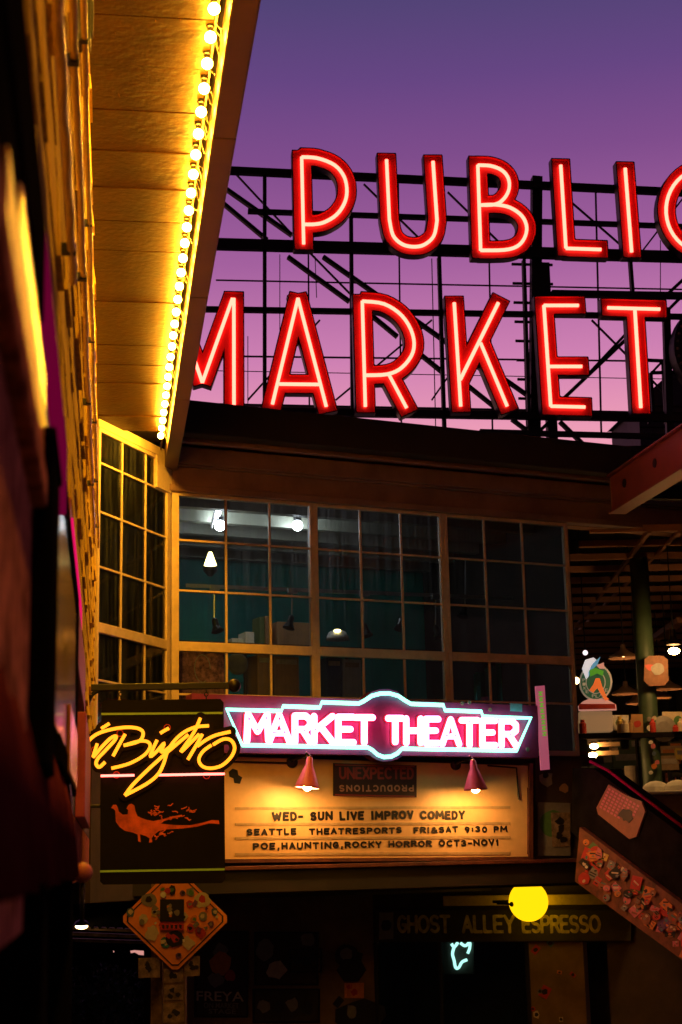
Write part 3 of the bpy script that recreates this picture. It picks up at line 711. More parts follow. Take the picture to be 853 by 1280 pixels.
for x0, y0, x1, y1, w_ in [(310, 420, 310, 540, 1), (350, 318, 350, 520, 1), (394, 320, 396, 372, 1), (540, 323, 545, 540, 1.2), (826, 300, 826, 372, 1), (250, 463, 853, 474, 1)]: beam(x0, y0, x1, y1, w_, O1 - .5, .01)
for x0, y0, x1, y1, w_ in [(290, 212, 372, 300, 2.2), (372, 300, 470, 400, 2.2), (455, 230, 545, 318, 2.2), (560, 240, 640, 318, 2.2), (700, 240, 790, 318, 2.2), (860, 240, 800, 318, 2.2), (420, 500, 540, 400, 2.2), (610, 400, 540, 500, 2.2), (740, 400, 840, 500, 2.2), (310, 500, 400, 400, 2.2)]: beam(x0, y0, x1, y1, w_, O1 - .9, .04)
for x0, y0, x1, y1, w_ in [(385, 215, 387, 520, 2), (498, 225, 502, 530, 2), (610, 232, 616, 540, 2), (745, 240, 752, 540, 2.2), (270, 445, 870, 452, 2), (270, 350, 870, 362, 1.6)]: beam(x0, y0, x1, y1, w_, O1 - .95, .03)
fr.build('steel_frame', ps)
ld = MB()
for k in range(9):
    y = 330 + k * 24; beam(640 + k * 1.2, y, 664 + k * 1.2, y + .6, 3, O1 - .5, .04, ld); beam(681 + k * .5, y + 1, 691 + k * .5, y + 1, 3, O1 - .5, .04, ld)
beam(654, 326, 662, 620, 3.5, O1 - .5, .04, ld)
ld.build('ladder', ps)
rl = MB()
for x0, y0, x1, y1, w_ in [(806, 450, 829, 451, 4), (829, 451, 833, 530, 4), (814, 466, 853, 465, 4), (814, 466, 817, 515, 4), (806, 490, 812, 530, 3), (829, 451, 814, 467, 3)]: beam(x0, y0, x1, y1, w_, O1 - .7, .05, rl)
rl.build('catwalk_rail', ps)
# clock beside the letters, only its rim in view
ck = thing('clock', 'round market clock with dark studded rim and red face beside the letters', 'clock', SG.pt(*SG.px(905, 520), 0))
cc = SG.px(907, 438); rr_ = (907 - 839) * PXM
q = MB(); q.lathe(SG.pt(*cc, -.25), SG.n, [(rr_, 0), (rr_, .32), (rr_ * .86, .32), (rr_ * .84, .27)], 'steel', 48); q.build('rim', ck)
q = MB(); q.lathe(SG.pt(*cc, .0), SG.n, [(rr_ * .835, 0), (rr_ * .83, .03)], 'clock_red', 48); q.build('face', ck)
q = MB()
for k in range(40):
    a = k * math.pi / 20; q.ball(SG.pt(cc[0] + rr_ * .93 * math.cos(a), cc[1] + rr_ * .93 * math.sin(a), .075), .03, 'sticker_grey', 8, 5)
q.build('studs', ck)
q = MB(); q.bar(SG.pt(cc[0], cc[1], .05), SG.pt(cc[0] + .25, cc[1] + .4, .05), .02, .06, 'sticker_white', SG.n); q.bar(SG.pt(cc[0], cc[1], .065), SG.pt(cc[0] - .5, cc[1] + .3, .065), .02, .045, 'sticker_white', SG.n); q.build('hands', ck)
q = MB(); q.pb(SG, cc[0] - .1, cc[0] + .1, ZE, cc[1] - rr_, -.2, 0, 'steel'); q.build('post', ck)
sh = thing('rooftop_shed', 'small violet grey shed with sloping roof behind the clock', 'shed', SG.pt(*SG.px(830, 560), -3))
P5 = SG.shifted(-3.2); a0 = P5.px(799, 520)[0]; a1 = a0 + 2.4; zt = P5.px(805, 508)[1]
q = MB(); q.pb(P5, a0, a1, ZE, zt, -2, 0, 'violet_grey')
for k in range(6): q.pb(P5, a0, a1, zt - .25 - k * .22, zt - .22 - k * .22, 0, .012, 'steel')
q.build('wall', sh)
q = MB(); q.slab(P5, [[(a0 - .1, zt), (a1, zt), (a1, zt + 1.7), (a0 + 1.3, zt + 1.25)]], -2, .1, 'violet_grey'); q.build('roof', sh)

# ------------------------------------------------------------------ purple neon sign over the marquee
ts = thing('neon_sign', 'purple sign box with pink neon lettering in a stepped teal neon outline', 'sign', TH_.pt(2.0, FA.px(480, 945)[1], 0))
P = TH_
def pp(x, y, o=0): return P.px(x, y, o)
q = MB(); q.pslab(P, [(236, 868), (668, 883), (668, 948), (236, 941)], -0.22, 0.0, 'purple'); q.build('panel', ts, bevel=.01)
OUTL = [(283.5, 887), (352, 889), (354, 883), (400, 884.5), (402.5, 878), (449, 879.5), (455, 876.5), (465, 870), (476, 867), (487, 866.8), (498, 870), (507, 876), (514, 880), (554.5, 881.5), (556.5, 888), (602, 889.7), (604, 896), (664, 897.8), (646, 938.5),
        (503, 936), (497, 942), (489, 946), (480, 946.5), (472, 943.5), (466, 938), (460, 934.5), (303, 931.5)]
q = MB(); q.slab(P, [[pp(x, y) for x, y in [(449, 879.5), (465, 865), (476, 861.5), (487, 861.3), (498, 864.5), (514, 880)]]], -0.2, -0.01, 'purple'); q.build('crest', ts); q = MB()
q.slab(P, [[pp(x, y) for x, y in [(505, 945), (497, 949), (489, 951.5), (480, 952), (472, 950), (462, 944)]]], -0.2, -0.01, 'purple')
q.build('crest', ts)
q = MB(); q.tube([P.pt(*pp(x, y, .06), .06) for x, y in OUTL], 0.026, 'teal_neon', 8, closed=True); q.build('neon_outline', ts)
GL = {'M': [[(0, 0), (0.06, 1), (0.5, .35), (0.94, 1), (1, 0)]], 'A': [[(0, 0), (.5, 1), (1, 0)], [(.2, .32), (.8, .32)]], 'R': [[(0, 0), (0, 1), (.7, 1), (1, .85), (1, .62), (.7, .47), (0, .47)], [(.5, .47), (1, 0)]],
      'K': [[(0, 0), (0, 1)], [(1, 1), (.05, .45)], [(.35, .6), (1, 0)]], 'E': [[(1, 1), (0, 1), (0, 0), (1, 0)], [(0, .52), (.8, .52)]], 'T': [[(0, 1), (1, 1)], [(.5, 1), (.5, 0)]], 'H': [[(0, 0), (0, 1)], [(1, 0), (1, 1)], [(0, .5), (1, .5)]]}
WORD = [('M', 307, 334, 894, 926), ('A', 335, 360, 895, 927), ('R', 367, 386, 895.5, 927.5), ('K', 391, 414, 896, 928), ('E', 421, 440, 897, 928.5), ('T', 443, 464, 897.5, 928.5),
        ('T', 483.5, 501, 898.5, 928), ('H', 506, 524, 899, 929), ('E', 530.5, 546, 899.5, 929.5), ('A', 551, 572, 900, 930.5), ('T', 575, 595, 901, 931.5), ('E', 601, 617, 901.5, 932), ('R', 625, 643, 902, 932.5)]
pm = abs(P.px(481, 910)[0] - P.px(480, 910)[0])
for ch, x0, x1, yt, yb in WORD:
    stl = []
    for st in GL[ch]: stl.append(([pp(x0 + fx * (x1 - x0), yb + fy * (yt - yb)) for fx, fy in st], None, None))
    (o1,) = contours(stl, [4.3 * pm], 0.01)
    q = MB(); q.slab(P, o1, 0.004, 0.02, 'sign_red'); lo = q.build('letter', ts)
    (o2,) = contours(stl, [1.75 * pm], 0.012)
    t2 = MB()
    for l in o2: t2.tube([P.pt(a, b2, 0.05) for a, b2 in l], 2.05 * pm, 'pink_neon', 6, closed=True)
    t2.build('neon_tube', lo)
q = MB(); q.pslab(P, [(638, 879), (653, 880), (653, 890), (638, 889)], 0.001, 0.004, 'sticker_sky'); q.build('sticker', ts)
q = MB()
for x, y in ((578, 879), (587, 878), (660, 937), (613, 887)): q.lathe(P.pt(*pp(x, y), 0), P.n, [(.03, 0), (.025, .01)], 'sticker_grey', 10)
q.build('bolts', ts)

# ------------------------------------------------------------------ marquee board
mb_ = thing('marquee_board', 'cream letter board with black show listings and a rust trim', 'marquee', BD.pt(1.5, BD.px(470, 1078)[1], 0))
P = BD
q = MB(); q.pslab(P, [(262, 946), (656, 958), (656, 1073), (262, 1078)], -0.25, 0, 'board_cream'); q.build('panel', mb_)
q = MB(); q.pslab(P, [(655.5, 955), (660, 955.3), (660, 1074), (655.5, 1074)], -0.25, .04, 'rust_trim'); q.pslab(P, [(262, 1074.5), (660, 1071), (660, 1075), (262, 1079)], -.25, .05, 'rust_trim'); q.build('frame', mb_)
q = MB()
for y in (1010, 1030, 1047.5, 1067.5):
    q.pslab(P, [(294, y - 1.6 + .6), (638, y - 1.6 - .6), (638, y + 1.6 - .6), (294, y + 1.6 + .6)], .001, .009, 'rail_tan')
q.build('letter_rails', mb_)
q = MB()
for body, x0, x1, yt, yb in (('WED- SUN LIVE IMPROV COMEDY', 340, 581, 1013, 1026.5), ('SEATTLE  THEATRESPORTS  FRI&SAT 9:30 PM', 308, 634, 1032.5, 1045), ('POE,HAUNTING,ROCKY HORROR OCT3-NOV1', 316, 624, 1049, 1063)):
    a0, c0 = P.px(x0, yb); a1, c1 = P.px(x1, yt); stroke_text(q, P, body, a0, a1, c0, c1, .004, .005, 'letter_black', .135, gap=.62, space=1.15, jit=.05); q.build('lettering', mb_); q = MB()
un = thing('name_plate', 'dark red plate on the board whose second word is upside down', 'plate', P.pt(*P.px(469, 995), 0))
q = MB(); q.pslab(P, [(417, 954), (520.5, 957), (520.5, 997), (417, 995)], .002, .03, 'plate_dark'); q.build('panel', un)
q = MB(); 
for e in (('h', 955.5, 957), ('h', 993, 994.5)):
    q.pslab(P, [(419, e[1]), (518.5, e[1] + 2), (518.5, e[2] + 2), (419, e[2])], .031, .034, 'plate_red')
q.build('border', un)
q = MB(); a0, c0 = P.px(423, 974.5); a1, c1 = P.px(516, 959.5); stroke_text(q, P, 'UNEXPECTED', a0, a1, c0, c1, .031, .004, 'plate_red', .09); q.build('lettering', un); q = MB()
a0, c0 = P.px(423, 990); a1, c1 = P.px(516, 981.5); stroke_text(q, P, 'PRODUCTIONS', a0, a1, c0, c1, .031, .004, 'plate_pale', .11, flip=True, gap=.7)
q.build('lettering', un)
q = MB(); q.pslab(P, [(286, 965), (291, 961), (297, 963), (298, 969), (303, 972), (300, 980), (293, 979), (292, 973), (287, 971)], .001, .006, 'sticker_black')
q.build('sticker', mb_)
# gooseneck lamps over the board
for i, (xs, ys, lb) in enumerate(((388, 972, 'neon-tinted pink gooseneck lamp over the board next to the cursive sign'), (592.5, 975, 'neon-tinted pink gooseneck lamp over the board beyond the dark red plate'))):
    o = .5
    c = P.pt(*P.px(xs, ys, o), o); k = abs(P.px(1, 1, o)[0] - P.px(0, 1, o)[0]); k = pm
    top = c + Z * (22 * k)
    t = thing('gooseneck_lamp', lb, 'lamp', top, 'gooseneck lamps over the marquee')
    tilt = (-Z + P.u * (-.12 if i == 0 else .06)).normalized()
    q = MB(); q.lathe(top, tilt, [(2.5 * k, 0), (3.5 * k, 2 * k), (4 * k, 9 * k), (6 * k, 13 * k), (13 * k, 31 * k), (13.5 * k, 33.5 * k), (12.8 * k, 33 * k), (5.5 * k, 14 * k)], 'shade_neon_tint', 22, cap=False); q.build('shade', t, smooth=True)
    q = MB(); q.ball(top + tilt * (31.5 * k), 5.0 * k, 'board_lamp', 12, 8); q.build('bulb', t)
    wl = P.pt(*P.px(xs - 23, ys - 19, 0), 0)
    q = MB(); q.tube(smooth_path([wl, wl + P.n * .12 + Z * .03, wl + P.n * .25 + P.u * .1 + Z * .06, top + Z * .05 - P.u * .05, top + Z * .005], 5), .016, 'black_metal', 8)
    q.lathe(wl, P.n, [(.075, 0), (.07, .03), (.02, .04)], 'black_metal', 16); q.build('arm', t)
q = MB(); q.tube([P.pt(*P.px(284, 952, .02), .02), P.pt(*P.px(362, 954, .02), .02)], .012, 'black_metal'); tag(q.build('power_cable'), 'straight black cable along the top of the board beside the cursive sign', 'cable'); q = MB(); q.tube([P.pt(*P.px(610, 957, .02), .02), P.pt(*P.px(646, 960, .02), .02), P.pt(*P.px(649, 1000, .02), .02)], .012, 'black_metal')
tag(q.build('power_cable'), 'black cable turning down the cream board beyond the second pink lamp', 'cable')
# canopy edge under the board and ceiling of the passage
cn = thing('passage_canopy', 'dark canopy with a rusty front edge under the cream board', 'canopy', FA.pt(2, 1.4, 0))
zb0 = BD.px(470, 1081)[1]; zb1 = BD.px(470, 1112)[1]
q = MB(); q.pb(BD, -1.0, 9.0, zb1, zb0, -.3, .12, 'eave'); q.build('beam', cn, bevel=.01)
q = MB(); q.pb(BD, -.2, 6.0, zb0 - .03, zb0 + .02, .12, .17, 'rust_trim'); q.build('edge_trim', cn, bevel=.008)
q = MB(); q.pb(BD, -2.2, 9.0, zb1 + .1, zb1 + .25, -7.5, -.3, 'hall_dark')
for k in range(5): q.pb(BD, -2.0, 8.8, zb1 - .1, zb1 + .098, -1.8 - k * 1.2, -1.65 - k * 1.2, 'wall_dark')
q.build('ceiling', cn)
# narrow banner between sign and bay window
mat('banner_pink', (.7, .3, .45), .5, emit=(.9, .17, .3), estr=.32); mat('banner_green', (.2, .5, .05), .5, emit=(.25, .75, .05), estr=.4)  # faint glow added to the banner panel and its marks
vb = thing('vertical_banner', 'narrow pink vertical banner with green marks beside the purple sign', 'banner', TH_.pt(*TH_.px(680, 962), 0))
q = MB(); q.pslab(TH_, [(669.5, 858), (680.5, 857), (687, 962), (676.5, 963)], -.03, .0, 'banner_pink'); q.build('panel', vb)
q = MB()
for k in range(8):
    x = 676 + k * .72; y = 867 + k * 7.2
    q.pslab(TH_, [(x - 2.6, y - 2.4), (x + 2.6, y - 2.6), (x + 2.7, y - 1), (x - 2.5, y - .8)], .001, .004, 'banner_green')
    q.pslab(TH_, [(x - 1, y - .8), (x + 1, y - .8), (x + 1, y + 1.2), (x - 1, y + 1.2)], .001, .004, 'banner_green')
    q.pslab(TH_, [(x - 2.5, y + 1.2), (x + 2.6, y + 1), (x + 2.6, y + 2.6), (x - 2.5, y + 2.8)], .001, .004, 'banner_green')
q.build('marks', vb)

# ------------------------------------------------------------------ hanging sign with yellow script
hs = thing('hanging_sign', 'black hanging sign with yellow cursive neon and two red birds', 'sign', BI.pt(*BI.px(203, 1106), 0))
P = BI
q = MB(); q.pslab(P, [(127, 880), (130, 876), (275, 874.5), (279, 879), (281, 1099), (277, 1104), (129, 1106), (125, 1102)], -.1, 0, 'bistro_panel'); q.build('panel', hs, bevel=.006)
q = MB(); q.pslab(P, [(126.5, 891.4), (278.5, 890), (278.5, 892.6), (126.5, 894)], .001, .004, 'green_line'); q.build('green_line', hs); q = MB(); q.pslab(P, [(125, 1088.2), (281, 1085.6), (281, 1088.2), (125, 1090.8)], .001, .004, 'green_line'); q.build('green_line', hs)
SX = lambda pts: [(100 + x / 4.062, 900 + y / 4.062) for x, y in pts]
SCRIPT = [SX([(108, 44), (128, 32), (150, 18)]),
 SX([(35, 122), (55, 95), (95, 68), (160, 48), (230, 38), (290, 42), (320, 62), (312, 98), (280, 116), (222, 130)]),
 SX([(222, 130), (300, 108), (345, 112), (356, 138), (325, 180), (250, 222), (160, 246)]),
 SX([(230, 72), (200, 125), (168, 184)]),
 SX([(88, 120), (75, 160), (68, 188), (100, 150), (150, 98), (182, 82), (176, 104), (125, 160), (92, 195), (82, 222), (98, 240), (128, 214)]),
 SX([(408, 68), (430, 54), (452, 42)]),
 SX([(392, 102), (372, 145), (358, 186), (392, 158), (428, 118), (412, 162), (440, 150), (480, 118)]),
 SX([(655, 30), (590, 36), (530, 62), (480, 106), (445, 160), (424, 225), (395, 278), (338, 325), (228, 384)]),
 SX([(228, 384), (268, 330), (340, 258), (420, 185), (490, 125), (550, 75)]),
 SX([(612, -10), (578, 65), (512, 162), (560, 118), (606, 72)]),
 SX([(622, 72), (590, 130), (548, 202)]),
 SX([(596, 134), (640, 102), (690, 78), (765, 60)]),
 SX([(668, 128), (625, 160), (604, 200), (620, 234), (662, 246), (720, 232), (768, 188), (786, 142), (768, 104), (728, 98), (676, 126)])]
scp = [smooth_path(s_, 5) for s_ in SCRIPT]
pk = abs(P.px(201, 950)[0] - P.px(200, 950)[0])
(bk,) = contours([([P.px(v.x, v.y) for v in s_], None, None) for s_ in scp], [7.0 * pk], .012)
q = MB(); q.slab(P, bk, .003, .02, 'bistro_panel'); q.build('script_backing', hs)
q = MB()
for s_ in scp: q.tube([P.pt(*P.px(v.x, v.y, .06), .06) for v in s_], 2.15 * pk, 'yellow_neon', 8)
q.build('neon_script', hs)
q = MB()
for x0, y0, x1, y1 in ((126, 970, 168, 969.3), (197, 969, 281, 967.5)): q.tube([P.pt(*P.px(x0, y0, .05), .05), P.pt(*P.px(x1, y1, .05), .05)], 1.5 * pk, 'rose_neon', 8)
q.build('neon_underline', hs)
q = MB()
for x, y in ((145.5, 969), (258, 970), (150, 917), (209, 910), (118, 938)): q.tube([P.pt(P.px(x, y)[0] + .028 * math.cos(k * .5), P.px(x, y)[1] + .028 * math.sin(k * .5), .025) for k in range(14)], .004, 'sticker_red', 5)
q.build('tube_clips', hs)
BX = lambda pts: [(130 + x / 5.33, 990 + y / 5.33) for x, y in pts]
BIRD = BX([(48, 108), (62, 86), (82, 86), (92, 105), (98, 130), (125, 152), (158, 150), (162, 120), (150, 112), (165, 85), (185, 78), (203, 92), (210, 130), (225, 165), (280, 185), (330, 195), (400, 180), (450, 165), (520, 152), (522, 165), (450, 180), (400, 195), (380, 212),
           (480, 222), (580, 222), (660, 205), (720, 188), (765, 190), (770, 215), (745, 212), (700, 210), (620, 232), (520, 245), (420, 250), (365, 262), (330, 290), (318, 310), (322, 335), (300, 340), (305, 312), (280, 295), (240, 282), (245, 335), (228, 330), (225, 285), (190, 270), (140, 260), (105, 235), (80, 200), (78, 160), (75, 125), (62, 112)])
q = MB(); q.pslab(P, BIRD, .001, .005, 'bird_red')
rb_ = random.Random(3)
for k in range(34):
    x = rb_.uniform(225, 590); y = rb_.uniform(90, 175) if x > 330 else rb_.uniform(120, 170); a = rb_.uniform(-.5, .5); pts = []
    if k > 24: x = rb_.uniform(330, 450); y = rb_.uniform(265, 300)
    for j in range(5): pts.append((x, y)); x += 11 * math.cos(a); y += 9 * math.sin(a); a += rb_.uniform(-1.2, 1.2)
    q.tube([P.pt(*P.px(*p_, .003), .003) for p_ in BX(pts)], .0055, 'bird_red', 4)
q.build('bird_emblem', hs)
bk_ = thing('sign_bracket', 'black iron arm with a ball end carrying the cursive sign', 'bracket', BI.pt(*BI.px(107, 860), 0))
q = MB(); p0 = P.pt(*P.px(106, 860, -.05), -.05); p1 = P.pt(*P.px(290, 857, -.05), -.05)
q.bar(p0, p1, .045, .06, 'black_metal'); q.bar(P.pt(*P.px(106, 840, -.05), -.05), P.pt(*P.px(103, 1010, -.05), -.05), .05, .06, 'black_metal')
q.tube(smooth_path([P.pt(*P.px(108, 905, -.05), -.05), P.pt(*P.px(110, 880, -.05), -.05), P.pt(*P.px(118, 866, -.05), -.05), P.pt(*P.px(135, 861, -.05), -.05)], 4), .02, 'black_metal', 8)
q.bar(P.pt(*P.px(100, 1008, -.05), -.05), P.pt(*P.px(126, 1008, -.05), -.05), .03, .03, 'black_metal'); q.build('arm', bk_, bevel=.006)
q = MB(); q.ball(P.pt(*P.px(293, 857, -.05), -.05), .06, 'black_metal', 18, 12); q.build('ball', bk_, smooth=True)
q = MB()
for x in (151, 258):
    q = MB()
    for k in range(3): q.lathe(P.pt(*P.px(x, 864 + k * 4, -.05), -.05), (P.n if k % 2 else P.u), [(.018, -.004), (.022, 0), (.018, .004), (.012, .004), (.012, -.004), (.018, -.004)], 'black_metal', 12, cap=False)
    q.build('chain', bk_)

# ------------------------------------------------------------------ diamond sign on its post
DP = Plane(at(218, 1158, 16.5), Vector((1, 0.02, 0)))
P = DP
dsn = thing('diamond_sign', 'orange diamond road sign covered in stickers', 'sign', P.pt(*P.px(218, 1212), 0))
def rdiam(cx, cy, rx, ry, f): 
    o = []
    for (ax, ay), (bx, by) in (((0, -1), (1, 0)), ((1, 0), (0, 1)), ((0, 1), (-1, 0)), ((-1, 0), (0, -1))):
        o.append((cx + rx * (ax + (bx - ax) * f), cy + ry * (ay + (by - ay) * f))); o.append((cx + rx * (bx + (ax - bx) * f), cy + ry * (by + (ay - by) * f)))
    return o
cx, cy, rx, ry = 219, 1149, 69, 67
q = MB(); q.pslab(P, rdiam(cx, cy, rx, ry, .06), -.015, 0, 'orange_sign'); q.build('plate', dsn, bevel=.003)
l1 = [P.px(x, y) for x, y in rdiam(cx, cy, rx * .93, ry * .93, .06)]; l2 = [P.px(x, y) for x, y in rdiam(cx, cy, rx * .9, ry * .9, .06)]
q = MB(); q.slab(P, [l1, l2], .001, .003, 'letter_black'); q.build('border', dsn)
def blob(cx, cy, r, n=9, jag=.25, rnd=random, asp=1):
    return [(cx + asp * r * (1 + rnd.uniform(-jag, jag)) * math.cos(2 * math.pi * k / n), cy + r * (1 + rnd.uniform(-jag, jag)) * math.sin(2 * math.pi * k / n)) for k in range(n)]
def patch(x, y, r):
    kind = rs.random()
    if kind < .2: return blob(x, y, r, 14, .06, rs, rs.uniform(.7, 1.2))
    if kind < .4: return blob(x, y, r, 7, .4, rs, rs.uniform(.7, 1.2))
    t = rs.uniform(-.2, .9); w_, h_ = r * rs.uniform(.6, 1), r * rs.uniform(.5, 1.1)
    return [(x + dx * w_ * math.cos(t) - dy * h_ * math.sin(t), y + dx * w_ * math.sin(t) + dy * h_ * math.cos(t)) for dx, dy in ((-1, -1), (1, -1), (1, 1), (-1, 1))]
q = MB(); rs = random.Random(11); oo = .004
TX = lambda x, y: (120 + x / 3.046, 1080 + y / 3.046)
stk = [(200, 140, 9, 'grey'), (132, 185, 6, 'blue'), (180, 212, 7, 'cream'), (222, 188, 5, 'yellow'), (405, 138, 9.5, 'cream'), (452, 183, 5.5, 'blue'), (362, 108, 7, 'grey'), (330, 112, 4, 'purple'), (358, 155, 5, 'red'), (408, 200, 6, 'grey'), (438, 230, 4, 'purple'),
       (360, 245, 6, 'red'), (398, 262, 6.5, 'red'), (350, 300, 8, 'cream'), (215, 265, 10, 'cream'), (265, 300, 7, 'teal'), (315, 350, 4, 'purple'), (295, 300, 7, 'pink'), (375, 210, 5, 'orange'), (255, 100, 5, 'orange'), (290, 100, 6, 'black'), (335, 200, 5, 'cream'), (300, 285, 11, 'black'), (225, 180, 4, 'white'), (250, 235, 4, 'red')]
for x, y, r, c in stk:
    x, y = TX(x, y); q.pslab(P, blob(x, y, r, rs.choice((7, 10, 16)), rs.choice((.05, .15, .3)), rs, rs.uniform(.75, 1.1)), max(.0005, oo - .001), oo, STK[c])
    oo += .0002
    q.pslab(P, blob(x + rs.uniform(-1, 1), y + rs.uniform(-1, 1), r * .5, 7, .4, rs), max(.0005, oo - .001), oo, STK[rs.choice(['black', 'cream', 'red', 'grey', 'green'])]); oo += .0002
for k in range(46):
    u, v = rs.uniform(-.8, .8), rs.uniform(-.8, .8)
    if abs(u) + abs(v) > .8: continue
    q.pslab(P, patch(cx + u * rx, cy + v * ry, rs.uniform(1.5, 4)), max(.0005, oo - .001), oo, STK[rs.choice(['black', 'cream', 'red', 'grey', 'green', 'teal', 'white', 'purple'])]); oo += .0002
x, y = TX(290, 178)   # the big central sticker: a dark square badge with pale lines
q.pslab(P, [(x - 15, y - 14), (x + 15, y - 14), (x + 15, y + 14), (x - 15, y + 14)], max(.0005, oo - .001), oo, STK['black']); oo += .0002
for k in range(6): q.pslab(P, blob(x + rs.uniform(-8, 8), y + rs.uniform(-8, 8), rs.uniform(2, 4.5), 9, .3, rs), .0035, oo + k * .0006, STK[rs.choice(['cream', 'grey', 'orange'])])
x0, y0 = TX(245, 228); x1, y1 = TX(335, 252)
q.pslab(P, [(x0, y0), (x1, y0), (x1, y1), (x0, y1)], .0035, oo + .006, STK['red'])
for k in range(5): q.pslab(P, [(x0 + 2 + k * 5.4, y0 + 1.5), (x0 + 5.5 + k * 5.4, y0 + 1.5), (x0 + 5 + k * 5.4, y1 - 1.5), (x0 + 2.6 + k * 5.4, y1 - 2)], .0035, oo + .008, STK['black'])
q.build('stickers', dsn)
po = thing('sign_post', 'rough timber post pasted with old bills under the diamond sign', 'post', P.pt(*P.px(218, 1400), -.15))
a0, a1 = P.px(203, 1240)[0], P.px(231, 1240)[0]
q = MB(); q.pb(P, a0, a1, -1.75, P.px(218, 1085)[1], -.3, -.03, 'post'); q.build('shaft', po, bevel=.02)
q = MB(); q.pb(P, P.px(186, 1240)[0], P.px(200, 1240)[0], -1.75, P.px(218, 1085)[1], -.34, -.2, 'post'); q.build('side_board', po)
q = MB()
for x0, y0, x1, y1 in ((173, 1198, 200, 1222), (231, 1196, 250, 1220), (204, 1255, 230, 1278), (205, 1232, 229, 1250), (205, 1212, 229, 1228)):
    q.pslab(P, [(x0, y0), (x1, y0 - 1), (x1, y1), (x0, y1 + 1)], -.028, -.024, 'paper')
    for k in range(3): q.pslab(P, blob((x0 + x1) / 2 + rs.uniform(-5, 5), (y0 + y1) / 2 + rs.uniform(-5, 5), 3.5, 7, .4, rs), -.023, -.0215 + k * .0008, STK['black'])
q.build('bills', po)

# ------------------------------------------------------------------ coffee shop at the foot of the passage
P = GH
shp = thing('coffee_shop', 'dark coffee shop front with a tan door post under the canopy', 'shop', GH.pt(2, -2.0, -1))
aL_, aR_ = P.px(196, 1200)[0], P.px(960, 1200)[0]
z0, z1_ = -2.1, zb1 + .1
q = MB()
ad0, ad1 = P.px(468, 1200)[0], P.px(662, 1200)[0]; zs = P.px(600, 1178)[1]
q.pb(P, aL_, ad0, z0, z1_, -.2, 0, 'wall_tan'); q.pb(P, ad1, P.px(730, 1200)[0], z0, zs, -.2, 0, 'wall_tan'); q.pb(P, P.px(760, 1200)[0], aR_, z0, z1_, -.2, 0, 'wall_dark')
q.pb(P, ad0, P.px(760, 1200)[0], zs, z1_, -.2, 0, 'wall_dark')
q.build('wall', shp)
q = MB(); q.pb(P, ad0, P.px(760, 1200)[0], z0, zs, -1.6, -1.5, 'hall_dark'); q.pb(P, ad0 - .05, ad0, z0, zs, -1.5, -.2, 'hall_dark'); q.build('back_wall', shp)
q = MB(); q.pb(P, P.px(548, 1200)[0], P.px(552, 1200)[0], z0, zs, -.1, .0, 'black_metal'); q.pb(P, ad0, ad0 + .06, z0, zs, -.1, .02, 'black_metal'); q.pb(P, ad1 - .06, ad1, z0, zs, -.1, .02, 'black_metal'); q.build('door_frame', shp, bevel=.006)
q = MB(); q.pb(P, ad0 + .06, ad1 - .06, z0 + .05, zs, -.06, -.054, 'glass_clean'); q.build('window', shp)
sb2 = thing('shop_sign', 'long dark board with faded yellow art nouveau lettering behind the globe lamp', 'sign', P.pt(*P.px(620, 1178), 0))
q = MB(); q.pslab(P, [(470, 1138), (790, 1137), (790, 1176), (470, 1178)], .01, .07, 'ghost_board'); q.build('board', sb2, bevel=.01)
q = MB()
for body, x0, x1 in (('GHOST', 497, 563), ('ALLEY', 578, 644), ('ESPRESSO', 653, 751)):
    a0, c0 = P.px(x0, 1167, .07); a1, c1 = P.px(x1, 1143.5, .07)
    stroke_text(q, P, body, a0, a1, c0, c1, .071, .006, 'ghost_letter', .085, gap=.3); q.build('lettering', sb2); q = MB()
q = MB(); q.pslab(P, [(474, 1141), (492, 1141), (492, 1174), (474, 1175)], .071, .076, 'sticker_grey'); q.pslab(P, blob(483, 1157, 7, 12, .15, rs), .077, .08, 'sticker_black'); q.build('logo_panel', sb2)
q = MB(); q.pb(P, P.px(560, 1125)[0], P.px(800, 1125)[0], P.px(700, 1131)[1], P.px(700, 1118)[1], .12, .2, 'sticker_yellow'); tag(q.build('lintel', bevel=.01), 'yellow lit lintel board running behind the globe lamp', 'board')  # globe lamp's yellow light put into the board colour
gl_ = thing('globe_lamp', 'glowing yellow globe lamp hanging over the lettered board', 'lamp', P.pt(*P.px(661, 1128, .45), .45))
cg = P.pt(*P.px(661, 1127, .45), .45); rg = 24 * (cg.y / 1962)
q = MB(); q.ball(cg, rg, 'globe_yellow', 28, 18); q.build('globe', gl_, smooth=True)
q = MB(); q.tube([cg + Z * rg, cg + Z * (rg + .35)], .02, 'black_metal'); q.lathe(cg + Z * (rg - .02), Z, [(.1, 0), (.1, .04), (.03, .09)], 'black_metal', 16)
q.ball(cg - P.u * (rg * .62) + P.n * (rg * .8) - Z * .03, .035, 'black_metal', 10, 7); q.tube([cg - P.u * (rg * .62) + P.n * (rg * .8) - Z * .03, cg - P.u * (rg + .12) + P.n * .2 - Z * .02], .014, 'black_metal'); q.tube([cg - P.u * (rg + .02), cg - P.u * (rg + .25)], .02, 'black_metal'); q.build('bracket', gl_)
gn = thing('window_neon', 'small mint neon outline figure glowing in the shop window', 'neon sign', P.pt(*P.px(572, 1218, -.1), -.1))
q = MB(); q.pslab(P, [(552, 1177), (593, 1177), (593, 1218), (552, 1218)], -.2, -.15, 'ghost_board'); q.build('panel', gn)
q = MB()
